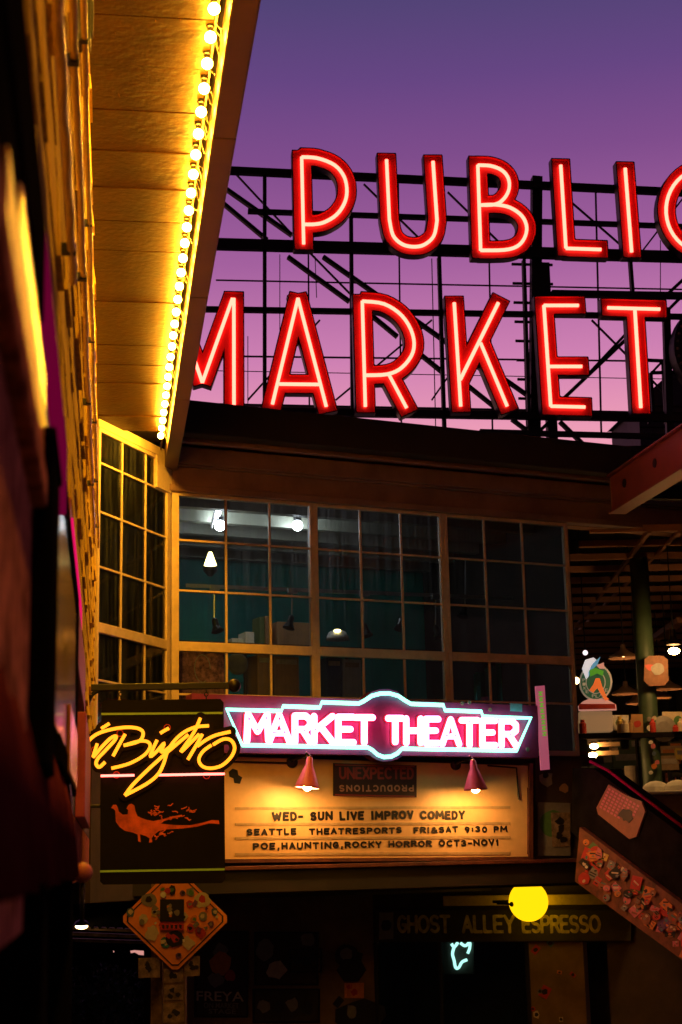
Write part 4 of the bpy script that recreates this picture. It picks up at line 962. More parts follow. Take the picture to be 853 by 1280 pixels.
for st in ([(564.7, 1180), (568, 1184), (572.7, 1178.5)], [(568, 1184), (566, 1192.5), (568, 1201), (570, 1210), (574, 1209.5), (577.7, 1203), (584, 1200)], [(576, 1179), (580, 1182), (583.3, 1182), (587.5, 1178.5), (587.4, 1185.5), (585, 1192)]):
    q.tube([P.pt(*P.px(v.x, v.y, -.1), -.1) for v in smooth_path(st, 4)], .022, 'ghost_neon', 8)
q.build('neon_tube', gn)
# posters on the tan wall
def poster(label, x0, y0, x1, y1, m, items, txt=None, o=.004, fr_='black_metal'):
    t = thing('poster', label, 'poster', P.pt(*P.px((x0 + x1) / 2, y1), 0), 'posters on the passage wall')
    q = MB(); q.pslab(P, [(x0, y0), (x1, y0), (x1, y1), (x0, y1)], .001, .02, m); q.build('sheet', t)
    q = MB()
    for a, b2, c2, d2 in ((x0, y0, x1, y0 + 2), (x0, y1 - 2, x1, y1), (x0, y0 + 2, x0 + 2, y1 - 2), (x1 - 2, y0 + 2, x1, y1 - 2)): q.pslab(P, [(a, b2), (c2, b2), (c2, d2), (a, d2)], .02, .035, fr_)
    q.build('frame', t)
    q = MB(); k = .022
    for x, y, r, c in items: q.pslab(P, blob(x, y, r, 11, .25, rs), .0205, k, STK[c]); k += .0008
    if txt:
        for body, a, b2, c2, d2, col in txt:
            u0, v0 = P.px(a, d2); u1, v1 = P.px(c2, b2); q.text(P, body, u0, u1, v0, v1, k, .002, STK[col], bold=.01)
    q.build('print', t)
    return t
poster('dark framed poster lettered in white capitals below a pale figure', 243, 1164, 310, 1272, 'ghost_board', [(276, 1188, 9, 'grey'), (276, 1205, 13, 'orange'), (270, 1225, 9, 'grey'), (288, 1220, 7, 'red')], [('FREYA', 247, 1240, 306, 1251, 'cream'), ('ON MARKET', 256, 1254, 300, 1260, 'grey'), ('STAGE', 262, 1262, 296, 1267, 'grey')])
poster('faded collage poster with round pale shapes next to the framed one', 318, 1165, 398, 1232, 'wall_dark', [(332, 1188, 12, 'grey'), (345, 1213, 12, 'paper' if False else 'cream'), (385, 1175, 9, 'grey')])
poster('cream torn bill with dark painted swirls high on the wall', 361, 1186, 402, 1216, 'paper', [(372, 1200, 6, 'black'), (383, 1202, 6, 'black'), (393, 1196, 6, 'black')])
poster('large dark board with grey spray paint strokes below the bills', 316, 1236, 400, 1279, 'ghost_board', [(330, 1258, 8, 'grey'), (350, 1258, 8, 'black'), (366, 1256, 8, 'grey'), (384, 1260, 8, 'black')])
poster('small orange notice with red printed lines on the tan wall', 431, 1229, 455, 1248, 'sticker_orange', [(436, 1234, 2.5, 'red'), (443, 1241, 4, 'red')], [('NO', 433, 1230, 441, 1236, 'red')], fr_='sticker_orange')
q = MB(); q.pslab(P, blob(433, 1195, 14, 14, .06, rs), .002, .05, 'letter_black'); q.pslab(P, blob(440, 1213, 17, 6, .1, rs), .006, .056, 'letter_black'); q.pslab(P, blob(433, 1193, 8, 12, .1, rs), .05, .053, 'sticker_grey')
tag(q.build('wall_emblem'), 'dark round emblem with a pointed lower half on the tan wall', 'emblem')
q = MB(); q.pslab(P, blob(452, 1270, 22, 9, .3, rs, 1.5), .002, .01, 'letter_black'); q.pslab(P, blob(440, 1266, 8, 9, .3, rs), .011, .014, 'sticker_grey'); tag(q.build('spray_mark'), 'dark spray painted patch low on the tan wall', 'graffiti')

for k in range(24):
    x = rs.choice((rs.uniform(405, 466), rs.uniform(200, 242), rs.uniform(664, 725))); y = rs.uniform(1150, 1279); r = rs.uniform(3, 8)
    q = MB(); q.pslab(GH, patch(x, y, r), .001 + k * .0003, .004 + k * .0003, STK[rs.choice(['grey', 'cream', 'black', 'red', 'teal', 'orange'])]); q.pslab(GH, blob(x, y, r * .5, 9, .3, rs), .0042 + k * .0003, .005 + k * .0003, STK['black'])
    tag(q.build('sticker'), 'small worn sticker stuck on the dim passage wall', 'sticker', 'stickers on the passage wall')
# ------------------------------------------------------------------ dark notice board between marquee and stairs
nb = thing('notice_board', 'dark notice board with a tan poster beside the marquee', 'board', BD.pt(*BD.px(690, 1080), 0))
P = BD
q = MB(); q.pslab(P, [(663, 950), (720, 952), (720, 1082), (663, 1082)], -.35, -.08, 'wall_dark'); q.build('backing', nb)
q = MB(); q.pslab(P, [(673, 1003), (713, 1004), (713, 1070), (673, 1070)], -.079, -.06, 'sticker_grey'); q.pslab(P, blob(692, 1030, 17, 20, .03, rs), -.059, -.055, 'sticker_green'); q.pslab(P, [(689, 1016), (713, 1016), (713, 1058), (691, 1059)], -.054, -.05, 'paper')
for k, (x, y, r) in enumerate(((700, 1027, 5), (702, 1036, 5), (699, 1044, 4), (705, 1050, 4))): q.pslab(P, blob(x, y, r, 8, .4, rs), -.049, -.047 + k * .001, STK['black'])
q.build('poster', nb)
q = MB(); q.pslab(P, blob(683, 973, 9, 9, .3, rs), -.079, -.074, 'sticker_grey'); q.pslab(P, blob(706, 986, 6, 9, .4, rs), -.079, -.074, 'cardboard'); q.pslab(P, blob(682, 970, 4, 9, .3, rs), -.073, -.07, 'sticker_black'); q.build('sticker', nb)
q = MB(); q.tube([P.pt(*P.px(661, y, .02), .02) for y in (985, 1030, 1068)], .02, 'rust_trim', 8)
tag(q.build('downpipe'), 'thin rusty pipe running down beside the cream board', 'pipe')

# ------------------------------------------------------------------ stairs with stickered side and handrail
s0 = at(722, 1060, 21.3); s1 = at(853, 1150, 19.6)
ST = Plane(s0, s1 - s0); P = ST
stair = thing('staircase', 'dark staircase with a sticker covered side rising to the hall', 'stairs', ST.pt(1, -1.8, -1))
q = MB(); q.pslab(P, [(728, 1034), (900, 1163), (900, 1232), (722, 1102)], -.08, 0, 'stringer_paint'); q.build('stringer', stair, bevel=.01)
q = MB(); q.pslab(P, [(730, 960), (758, 962), (900, 1068), (900, 1170), (728, 1040)], -.5, -.12, 'dark'); q.build('side_panel', stair)
q = MB()
for k in range(10):
    a = P.px(735 + k * 14, 1050)[0]; z = P.px(735 + k * 14, 1040 + k * 10.6, -.1)[1]; q.pb(P, a, a + .3, z - .2, z - .02, -1.6, -.5, 'wall_dark')
q.build('treads', stair)
hr = MB(); hr.tube([P.pt(*P.px(x, y, -.1), -.1) for x, y in ((738, 952), (760, 963), (900, 1069))], .02, 'rail_neon_tint', 10); hr.build('handrail', stair, smooth=True)  # rail carries the pink neon sheen in its colour
q = MB(); oo = .002
for x, y, r, c in ((742, 1062, 10, 'green'), (743, 1085, 12, 'red'), (742, 1092, 7, 'grey'), (747, 1102, 6, 'red'), (733, 1046, 4, 'orange'), (768, 1085, 9, 'orange'), (782, 1090, 6, 'pink'), (798, 1112, 9, 'green'), (810, 1118, 11, 'orange'), (795, 1138, 9, 'pink'), (770, 1110, 7, 'pink'), (833, 1138, 9, 'red'),
                   (815, 1150, 6, 'pink'), (826, 1160, 6, 'pink'), (838, 1168, 7, 'black'), (848, 1158, 5, 'red'), (780, 1070, 5, 'cream'), (845, 1180, 5, 'pink'), (800, 1095, 4, 'cream'), (756, 1070, 5, 'yellow')) + tuple((lambda u, v: (730 + u * 165, 1048 + u * 128 + v * 54, rs.uniform(3.5, 8.5), rs.choice(['pink', 'red', 'orange', 'grey', 'black', 'orange', 'red', 'purple', 'brown', 'brown', 'brown'])))(rs.random(), rs.random()) for _ in range(70)):
    tp = 1040 + (x - 725) * .752; r = min(r, 9)
    y = min(max(y, tp + r + 3), tp + 62 - r)
    q.pslab(P, patch(x, y, r), max(.0005, oo - .001), oo, STK[c]); oo += .0002
    tt = rs.uniform(-.2, .9)
    for kk in range(3):
        yy = (kk - 1) * r * .45; ln = r * rs.uniform(.3, .65)
        q.pslab(P, [(x + u * ln * math.cos(tt) - (yy + v * r * .12) * math.sin(tt), y + u * ln * math.sin(tt) + (yy + v * r * .12) * math.cos(tt)) for u, v in ((-1, -1), (1, -1), (1, 1), (-1, 1))] if rs.random() < .6 else blob(x + rs.uniform(-.4, .4) * r, y + yy, r * .25, 9, .4, rs), max(.0005, oo - .001), oo, STK[rs.choice(['black', 'cream', 'orange', 'grey', 'red', 'teal', 'brown', 'black'])])
    oo += .0002
q.build('stickers', stair)
qd = thing('quilted_placard', 'pink checked placard with a black splash on the dark stair side', 'placard', P.pt(*P.px(778, 1045), 0))
q = MB(); q.pslab(P, [(762, 981), (789, 997), (803, 1002), (808, 1014), (797, 1046), (788, 1049), (749, 1018), (747, 1010)], -.119, -.09, 'sticker_brown'); q.build('sheet', qd)
q = MB()
for i in range(9):
    for j in range(7):
        fx, fy = i / 8.5, j / 6.8
        x = 752 + 17 * fy * 0 + fx * 42 + (1 - fy) * 9; y = 1012 - (1 - fy) * 24 + fx * 30 - .0
        x = 761 + fx * 38 - fy * 12; y = 985 + fx * 22 + fy * 25
        if abs(x - 783) < 8 and abs(y - 1020) < 10: continue
        q.pslab(P, [(x, y), (x + 2.8, y + 1.4), (x + 2.3, y + 4), (x - .6, y + 2.6)], -.0895, -.086, 'sticker_pink')
q.pslab(P, blob(783, 1020, 8, 12, .35, rs), -.0895, -.085, 'sticker_black'); q.build('print', qd)

# ------------------------------------------------------------------ market hall beyond the stairs
hall = thing('market_hall', 'open market hall with bare joists and brown back wall beyond the stairs', 'building', Vector((6, 30, 1.5)))
ZC = CAM.z + 4.72
q = MB(); q.wb(3.2, 16, 22.9, 42, ZC + 1.2, ZC + 1.3, 'hall_dark'); q.build('ceiling', hall)
q = MB()
for k in range(17): q.wb(3.72, 15.5, 23.0 + 1.1 * k, 23.1 + 1.1 * k, ZC, ZC + .1, 'brown_joist')
q.build('joists', hall)
q = MB(); q.wb(3.2, 16, 42, 42.2, 1.2, ZC + 1.2, 'hall_dark'); q.wb(3.2, 16, 36, 36.2, 1.2, ZC - .9, 'hall_wall'); q.wb(15.5, 15.7, 22, 42, 1.2, ZC + 1.2, 'hall_wall')
for k in range(7): q.wb(4 + k * 1.7, 4.15 + k * 1.7, 35.9, 36, 1.2, ZC - .9, 'hall_dark')
q.build('back_wall', hall)
q = MB(); q.wb(3.9, 16, 22.6, 42, 1.45, 1.62, 'hall_dark'); q.build('floor', hall)
q = MB(); q.bar(at(812, 664, 23), at(712, 795, 35), .06, .06, 'brown_joist'); q.bar(at(850, 664, 23), at(712, 800, 38), .05, .05, 'brown_joist'); q.build('ceiling_pipes', hall)
q = MB(); q.bar(at(853, 775, 28), at(812, 803, 32), .18, .1, 'brown_joist'); q.wb(3.26, 3.32, 23.2, 36, 1.6, ZC + 1.2, 'wall_dark'); q.build('side_beam', hall)
q = MB(); q.pb(FA, aR + .1, 11.5, FA.px(715, 655)[1] - .0, bt - .004, -.3, -.09, 'brown_joist'); q.build('front_lintel', hall)
# red steel beam and canopy roof coming towards the street
rbm = thing('street_canopy', 'red beam with round bolt holes edging a dark canopy roof', 'canopy', Vector((6, 20, 6)))
pA = at(766, 640, 22.3); pB = at(853, 580, 19.75); dirb = flat(pB - pA); zb = pA.z; zt = zb + .52
pA = Vector((pA.x, pA.y, 0)); pE = pA + dirb * 9
nb_ = Vector((-dirb.y, dirb.x, 0));
if nb_.x > 0: nb_ = -nb_
q = MB(); q.ob(pA + Z * zb, dirb * 9, -nb_ * .08, Z * (zt - zb), 'red_beam'); q.ob(pA + Z * (zb - .03) + nb_ * .06, dirb * 9, -nb_ * .26, Z * .03, 'red_beam'); q.ob(pA + Z * zt + nb_ * .06, dirb * 9, -nb_ * .26, Z * .03, 'red_beam')
q.ob(pA + Z * (zb + .001) + nb_ * .002, -dirb * .03, -nb_ * .2, Z * (zt - zb - .002), 'brown_joist'); q.build('beam', rbm, bevel=.008)
q = MB()
for k in range(7):
    p_ = pA + dirb * (.55 + 1.15 * k) + Z * (zb + .3); q.lathe(p_, nb_, [(.065, .001), (.06, .012)], 'letter_black', 18)
q.build('bolt_holes', rbm)
q = MB(); q.ob(pA + Z * (zt - .2) - nb_ * .3, dirb * 9, -nb_ * 7, Z * .15, 'hall_dark')
for k in range(8): q.ob(pA + Z * (zt - .4) - nb_ * .3 + dirb * (.3 + k * 1.1), dirb * .1, -nb_ * 7, Z * .198, 'hall_dark')
q.build('roof', rbm)
# column with stickers and the round board on it
colm = thing('column', 'green steel column dotted with stickers in the market hall', 'column', at(816, 1060, 25.2))
cp = at(814, 940, 25.2)
q = MB(); q.lathe(Vector((cp.x, cp.y, 1.62)), Z, [(.2, 0), (.2, .1), (.155, .14), (.15, 3.2), (.15, ZC - 1.62)], 'green_column', 24); q.build('shaft', colm, smooth=True)
HP = Plane(at(816, 940, 25.0), Vector((1, 0, 0)))
q = MB()
for x, y, r, c in ((813, 910, 4, 'white'), (814, 928, 2.6, 'white'), (817, 933, 3.2, 'pink'), (812, 899, 3, 'grey'), (822, 953, 2.8, 'pink'), (818, 958, 3.5, 'orange'), (814, 966, 2.5, 'white'), (818, 942, 2.5, 'blue'), (818, 898, 3, 'cream')): q.pslab(HP, blob(x, y, r, 10, .12, rs), .0, .03, STK[c])
q.build('stickers', colm)
mat('badge_box', (.25, .15, .08), .5, emit=(.6, .33, .14), estr=.3); mat('octagon_paint', (.2, .075, .035), .6, var=.3, scale=9)
mat('badge_cream', (.6, .52, .4), .5, emit=(.6, .5, .36), estr=.22); mat('badge_green', (.04, .13, .06), .5, emit=(.04, .14, .06), estr=.3); mat('badge_orange', (.8, .16, .03), .5, emit=(.8, .16, .03), estr=.6)
mat('badge_white', (.8, .8, .8), .5, emit=(.8, .82, .9), estr=.6); mat('badge_leaf', (.1, .4, .03), .5, emit=(.1, .4, .03), estr=.4); mat('badge_blue', (.15, .45, .7), .5, emit=(.12, .42, .7), estr=.4)
mat('badge_pink', (.7, .35, .28), .5, emit=(.7, .33, .26), estr=.45)
rbd = thing('octagon_board', 'faded orange octagonal board hung high on the green column', 'board', HP.pt(*HP.px(820, 858), .1))
q = MB(); q.pslab(HP, [(806, 824), (812, 820), (829, 820), (835, 825), (836, 851), (831, 857), (812, 858), (805, 851)], .06, .1, 'octagon_paint'); q.build('panel', rbd, bevel=.006)
q = MB(); q.pslab(HP, blob(812, 834, 5, 9, .4, rs), .101, .105, 'sticker_red'); q.pslab(HP, blob(823, 836, 8, 14, .2, rs), .101, .107, 'sticker_grey'); q.build('print', rbd)
pl = MB(); pl.lathe(HP.pt(*HP.px(831, 911), -.1), Vector((0, -1, .1)), [(.01, 0), (.2, .02), (.21, .03), (.12, .05)], 'sticker_grey', 20); tag(pl.build('wall_plate'), 'dull round plate hung beside the green column', 'plate')
# round badge on its box, brightened by an added faint glow
bgd = thing('badge_sign', 'round market badge with orange figure and white plume above a tan box', 'sign', HP.pt(*HP.px(746, 917), 0))
q = MB(); q.pslab(HP, [(724.5, 890), (764, 890), (765, 915), (725, 916)], -.25, 0, 'badge_box'); q.build('box', bgd, bevel=.01)
cxb, cyb = 745, 853
circ = lambda r, ry=None, n=32: [(cxb + r * math.cos(2 * math.pi * k / n), cyb + (ry or r) * math.sin(2 * math.pi * k / n)) for k in range(n)]
q = MB(); q.pslab(HP, circ(20.5, 23), .0, .05, 'badge_cream'); q.pslab(HP, circ(18.5, 21), .05, .055, 'badge_green'); q.pslab(HP, circ(12.5, 14.5), .055, .06, 'badge_cream'); q.pslab(HP, circ(11.3, 13.3), .06, .065, 'badge_green'); q.build('disc', bgd)
q = MB()
for k, ch in enumerate('PIKE PLACE'):
    a = math.radians(188 - k * 17); x = cxb + 15.4 * math.cos(a); y = cyb + 17.8 * math.sin(a)
    if ch == ' ': continue
    # ring letters run along the lower rim
    u0, v0 = HP.px(x - 1.8, y + 1.9); u1, v1 = HP.px(x + 1.8, y - 1.9); q.text(HP, ch, u0, u1, v0, v1, .0555, .004, M['badge_cream'], bold=.01)
q.build('lettering', bgd)
q = MB(); q.pslab(HP, [(745, 848), (750, 848), (753, 858), (759, 872), (762, 874), (757, 876), (752, 868), (747, 860), (742, 866), (739, 864), (737, 863), (742, 856)], .066, .08, 'badge_orange')
q.pslab(HP, [(728, 836), (732, 825), (742, 822), (746, 825), (739, 832), (736, 846), (733, 849)], .066, .085, 'badge_white'); q.pslab(HP, [(742, 829), (751, 821), (747, 831), (740, 838), (736, 846), (736, 840)], .066, .09, 'badge_blue')
q.pslab(HP, [(737, 838), (744, 835), (750, 837), (755, 839), (754, 845), (747, 842), (738, 846)], .086, .095, 'badge_leaf'); q.pslab(HP, [(746, 832), (755, 828), (756, 836), (750, 836)], .086, .1, 'badge_pink'); q.build('emblem', bgd)
q = MB(); q.pslab(HP, [(729, 877), (736, 874), (757, 874), (765, 878), (770, 881), (771, 888), (724, 889), (723, 883)], .0, .06, 'badge_pink'); q.pslab(HP, [(724, 880), (769, 880), (770, 886), (724, 887)], .061, .066, 'sticker_red'); q.build('ribbon', bgd)
# shelf, menus and small lamps
q = MB(); q.pb(HP, HP.px(722, 920)[0], HP.px(900, 920)[0], HP.px(760, 923)[1], HP.px(760, 917)[1], -.5, .05, 'dark')
for x in (722, 800, 880): q.pb(HP, HP.px(x, 920)[0], HP.px(x + 3, 920)[0], 1.62, HP.px(760, 923)[1], -.45, -.3, 'dark')
tag(q.build('high_shelf'), 'dark high shelf carrying the menu boards in the hall', 'shelf')
def menu(label, x0, y0, x1, y1, m, txt=None):
    t = thing('menu_board', label, 'menu board', HP.pt(*HP.px((x0 + x1) / 2, y1), -.1), 'boards on the hall shelf')
    q = MB(); q.pslab(HP, [(x0, y0), (x1, y0), (x1, y1), (x0, y1)], -.14, -.1, m); q.build('panel', t, bevel=.004)
    q = MB(); q.pslab(HP, blob((x0 + x1) / 2, (y0 + y1) / 2, min(x1 - x0, y1 - y0) * .28, 12, .2, rs), -.099, -.096, txt or 'sticker_green'); q.build('print', t)
menu('white menu board with a small green emblem beside the tan box', 766, 894, 786, 913, 'sticker_white')
menu('amber framed picture leaning at the back of the hall shelf', 789, 893, 806, 917, 'cardboard', 'sticker_red')
menu('wide cream menu board with green lines beyond the column', 828, 890, 868, 913, 'sticker_cream')
menu('pale pink card standing below the amber picture', 787, 905, 808, 917, 'sticker_pink', 'sticker_cream') if False else None
for i, (x, y, lb) in enumerate(((743, 933, 'small glowing bulb under the high shelf, the upper one'), (741.5, 944, 'small glowing bulb under the high shelf, the lower one'))):
    t = thing('shelf_light', lb, 'lamp', at(x, y, 25.3)); q = MB(); q.ball(at(x, y, 25.3), .055, 'dim_bulb', 12, 8, (1.3, 1, .8)); q.build('bulb', t)
    q = MB(); q.bar(at(x + 4, y - 2, 25.4), at(x + 32, y - 3, 25.4), .06, .07, 'rail_tan'); q.build('holder', t)
q = MB(); q.pb(HP, HP.px(718, 940)[0], HP.px(737, 940)[0], HP.px(730, 952)[1], HP.px(730, 922)[1], -.2, -.15, 'green_column'); q.pb(HP, HP.px(720, 940)[0], HP.px(735, 940)[0], HP.px(730, 943)[1], HP.px(730, 938)[1], -.149, -.14, 'rust_trim')
tag(q.build('side_cabinet'), 'dull green cabinet front with a rust stripe under the high shelf', 'cabinet')
q = MB(); q.lathe(Vector((at(790, 985, 26).x, 26, 1.62)), Z, [(.14, 0), (.14, .9), (.1, 1.0), (.1, 1.5)], 'sticker_cream', 14); tag(q.build('bottle_rack'), 'pale stacked rack standing behind the handrail', 'rack')
rc = random.Random(21)
for k, x in enumerate((724, 770, 776, 783, 810, 838, 846, 853)):
    d_ = 25.3 + rc.uniform(0, .15); c = at(x, 917, d_); h_ = rc.uniform(.1, .26); r_ = rc.uniform(.035, .07); mm = rc.choice(['sticker_cream', 'cardboard', 'sticker_green', 'sticker_red', 'sticker_yellow'])
    q = MB(); q.lathe(Vector((c.x, d_ - .45, HP.px(760, 917)[1] + .002)), Z, [(r_, 0), (r_, h_ * .7), (r_ * .6, h_ * .8), (r_ * .6, h_)], mm, 12)
    tag(q.build('jar'), 'small jar standing in the row on the dark hall shelf', 'jar', 'jars on the hall shelf')
for k in range(24):
    x = rc.uniform(722, 856); y = rc.uniform(926, 968); c = at(x, y, rc.uniform(27, 31)); w_ = rc.uniform(.12, .34)
    q = MB(); q.wb(c.x - w_, c.x + w_, c.y, c.y + .1, c.z - w_ * .7, c.z + w_ * .7, rc.choice(['cardboard', 'green_column', 'hall_wall', 'rail_tan', 'maroon_panel', 'sticker_yellow'])); q.wb(c.x - w_ * .8, c.x + w_ * .8, c.y - .02, c.y - .002, c.z - w_ * .1, c.z + w_ * .4, rc.choice(['sticker_cream', 'sticker_orange', 'sticker_grey']))
    q.wb(c.x - .02, c.x + .02, c.y + .02, c.y + .06, 1.62, c.z - w_ * .7, 'lamp_black')
    tag(q.build('stall_sign'), 'small stall sign on a stand deep in the market hall', 'sign', 'stall signs in the hall')
ct = thing('counter', 'steel edged counter piled with pale goods beside the column', 'counter', at(850, 1060, 24.2))
zc_ = at(850, 988, 24.2).z
cx0 = at(799, 990, 24.2).x
q = MB(); q.wb(cx0 + .06, cx0 + 3, 24.25, 25.0, 1.62, zc_ - .06, 'wall_tan'); q.build('body', ct)
q = MB(); q.wb(cx0, cx0 + 3.1, 24.15, 25.05, zc_ - .06, zc_, 'white_enamel'); q.build('top', ct, bevel=.02)
q = MB()
for k in range(7): q.ball(Vector((cx0 + .35 + k * .3, 24.55 + .1 * (-1) ** k, zc_ + .02)), .2, 'white_box', 14, 8, (1.1, .9, .75))
tag(q.build('goods'), 'mound of pale wrapped goods heaped on the steel counter', 'goods', kind='stuff')
# pendant lamps of the hall
pls = [(842.5, 806, 24.2, .11, 'warm_lamp', 'lit pendant lamp with a bright bulb below the side beam'), (783, 868, 29, .26, None, 'wide pendant shade low beside the badge sign'), (797, 880, 30, .22, None, 'small pendant shade in front of the amber picture'),
       (836, 862, 29, .26, None, 'pendant shade half hidden behind the octagonal board'), (826, 873, 31, .22, None, 'pendant shade just below the octagonal board'), (780, 823, 27, .26, None, 'tilted pendant shade above the badge sign')]
for x, y, d_, r_, m_, lb in pls:
    c = at(x, y, d_); t = thing('pendant_lamp', lb, 'lamp', c, 'pendant lamps in the market hall')
    q = MB(); q.lathe(c, Z, [(r_, 0), (r_ * .95, .04), (r_ * .5, .1), (.05, .16), (.04, .24)], 'shade_paint' if not m_ else 'lamp_black', 20, cap=False); q.build('shade', t, smooth=True)
    q = MB(); q.tube([c + Z * .24, Vector((c.x, c.y, ZC + 1.19))], .012, 'lamp_black', 6); q.build('cord', t)
    q = MB(); q.ball(c + Z * (-.1 if m_ else .05), .075 if m_ else .03, 'hall_bulb' if m_ else 'dim_bulb', 12, 8, (1.2, 1.2, .7)); q.build('bulb', t)
for x, y, d_, m_, lb in ((732, 816, 27, 'white_lamp', 'tiny pale spotlight beside the window edge'), (720.5, 851, 27, 'warm_lamp', 'twin bare bulbs glowing between window and badge')):
    c = at(x, y, d_); t = thing('spot_light', lb, 'lamp', c); q = MB()
    q.ball(c, .045 if m_ == 'white_lamp' else .06, glow('dim_spot', (1, .8, .85), 1.5) if m_ == 'white_lamp' else 'warm_lamp', 12, 8)
    if m_ != 'white_lamp': q.ball(c + Vector((-.07, 0, .05)), .05, 'warm_lamp', 12, 8)
    q.build('bulb', t); q = MB(); q.tube([c + Z * .04, Vector((c.x, c.y, ZC + 1.19))], .012, 'lamp_black', 6); q.build('cord', t)

# ------------------------------------------------------------------ shop front close by on the shingle side
def lbox(name, parent, s0, s1, l0, l1, h0, h1, m, bevel=.006):
    q = MB(); q.lb(s0, s1, l0, l1, h0, h1, m); return q.build(name, parent, bevel=bevel)
sf = thing('storefront_cornice', 'glossy orange cornice boards with an added magenta glow low on the shingle wall', 'cornice', Lp(2.5, -.15, .6))
lbox('board', sf, 1.62, 2.85, -.2, -.115, .66, .775, 'orange_board'); lbox('board', sf, 1.95, 2.8, -.2, -.12, .80, .88, 'orange_gloss'); lbox('fascia', sf, 1.95, 2.8, -.2, -.124, .776, .799, 'dark')
lbox('fascia', sf, .8, 1.61, -.2, -.117, .66, .775, 'dark'); lbox('fascia', sf, .8, 1.94, -.2, -.123, .785, .90, 'dark'); lbox('trim', sf, .8, 2.62, -.2, -.118, .915, 1.10, 'dark')
lbox('trim', sf, 2.63, 4.15, -.2, -.118, .915, 1.10, 'added_trim_glow'); lbox('trim', sf, .8, 2.75, -.2, -.108, .60, .655, 'maroon_panel'); lbox('end_board', sf, 2.81, 3.6, -.2, -.128, .70, .905, 'neon_tinted_trim')  # far trim glows as an added pink source; end board tinted neon pink
lbox('ledge', sf, .8, 5.2, -.2, -.15, 1.12, 1.18, 'shingle')
fw = thing('shop_wall', 'shop wall with dark maroon weathered panels under the cornice', 'wall', Lp(3, -.2, -.3))
lbox('panel', fw, .8, 2.6, -.3, -.13, -.1, .59, 'maroon_panel'); lbox('upper_panel', fw, 2.75, 18.0, -.35, -.2, .3, 1.2, 'wall_dark'); lbox('lower_panel', fw, 4.6, 18.0, -.35, -.2, -.1, .3, 'maroon_panel')
tall = thing('wall_cabinet', 'tall narrow black cabinet standing out from the shop wall', 'cabinet', Lp(2.8, -.12, .1))
lbox('body', tall, 2.66, 3.0, -.2, -.098, .16, .72, 'dark', .01); lbox('cap', tall, 2.64, 3.02, -.2, -.094, .722, .74, 'dark', .004)
dc = thing('display_case', 'glazed display case with painted amber glow behind the black cabinet', 'display case', Lp(5, -.13, .2))
lbox('frame', dc, 4.4, 6.6, -.2, -.128, .28, .36, 'dark'); lbox('frame', dc, 4.4, 6.6, -.2, -.128, 1.02, 1.1, 'dark'); lbox('frame', dc, 6.5, 6.6, -.2, -.127, .36, 1.02, 'dark')
lbox('pane', dc, 3.3, 6.5, -.2, -.135, .36, 1.02, 'glossy_pane'); lbox('painted_glow_strip', dc, 5.2, 6.4, -.134, -.122, .30, .52, 'orange_gloss')  # orange glow on the case painted as a coloured strip
lbox('neon_tinted_panel', dc, 7, 9.5, -.2, -.14, .9, 1.18, 'neon_tinted_trim'); lbox('neon_tinted_panel', dc, 10, 13, -.2, -.14, .3, .95, 'neon_tinted_trim')  # panels coloured pink in place of neon light falling on them
t = thing('added_light_strip', 'added pink glowing strip low on the shingle wall', 'light strip', Lp(7, -.15, 1.2))
q = MB(); q.lb(6.1, 8.6, -.2, -.158, 1.19, 1.42, 'neon_tinted_trim'); q.build('backing', t); q = MB(); q.lb(6.2, 8.5, -.157, -.148, 1.24, 1.36, 'strip_pink'); q.build('added_glow', t)  # added pink source, stands in for neon light reaching the wall
# awning
aw = thing('awning', 'dark maroon cloth awning with a hanging valance over the arcade', 'awning', Lp(3, -.1, 0))
q = MB(); n = 60; top = []; mid = []; bot = []
for k in range(n + 1):
    s_ = 1.15 + k * (5.6 - 1.15) / n; wv = .008 * math.sin(k * 1.3) + .006 * math.sin(k * .61)
    top.append(Lp(s_, -.16, .36)); mid.append(Lp(s_, -.115 + wv * .6, .16)); bot.append(Lp(s_, -.10 + wv, -.03 - .006 * math.sin(k * .9)))
vs = top + mid + bot; N = n + 1
q.add(vs, [(i, i + 1, N + i + 1, N + i) for i in range(n)] + [(N + i, N + i + 1, 2 * N + i + 1, 2 * N + i) for i in range(n)], 'awning_cloth')
o = q.build('cloth', aw, smooth=True); sm = o.modifiers.new('solid', 'SOLIDIFY'); sm.thickness = .006
q = MB(); q.tube([Lp(1.15, -.155, .37), Lp(5.7, -.155, .37)], .014, 'black_metal'); q.tube([Lp(5.62, -.15, .36), Lp(5.62, -.11, -.03)], .014, 'black_metal'); q.build('frame', aw)
q = MB(); q.ball(Lp(5.75, -.085, -.02), .035, 'sticker_pink', 16, 12); q.tube([Lp(5.75, -.085, -.05), Lp(5.75, -.085, -.2)], .008, 'black_metal', 8)
tag(q.build('ball_finial', smooth=True), 'small pinkish ball finial at the end of the awning', 'finial')
for i, (s0_, s1_, l1, lb) in enumerate(((3.1, 3.4, -.118, 'thick dark arcade post below the awning'), (5.3, 5.7, -.115, 'slim dark arcade post nearer the awning end'))):
    t = thing('arcade_post', lb, 'post', Lp(s0_, -.2, -1.7), 'posts of the arcade'); lbox('shaft', t, s0_, s1_, -.26 if i == 0 else -.22, l1, -1.72, -.05, 'dark', .01); lbox('cap', t, s0_ - .02, s1_ + .02, -.28 if i == 0 else -.24, l1 + .006, -.05, -.02, 'dark', .005)
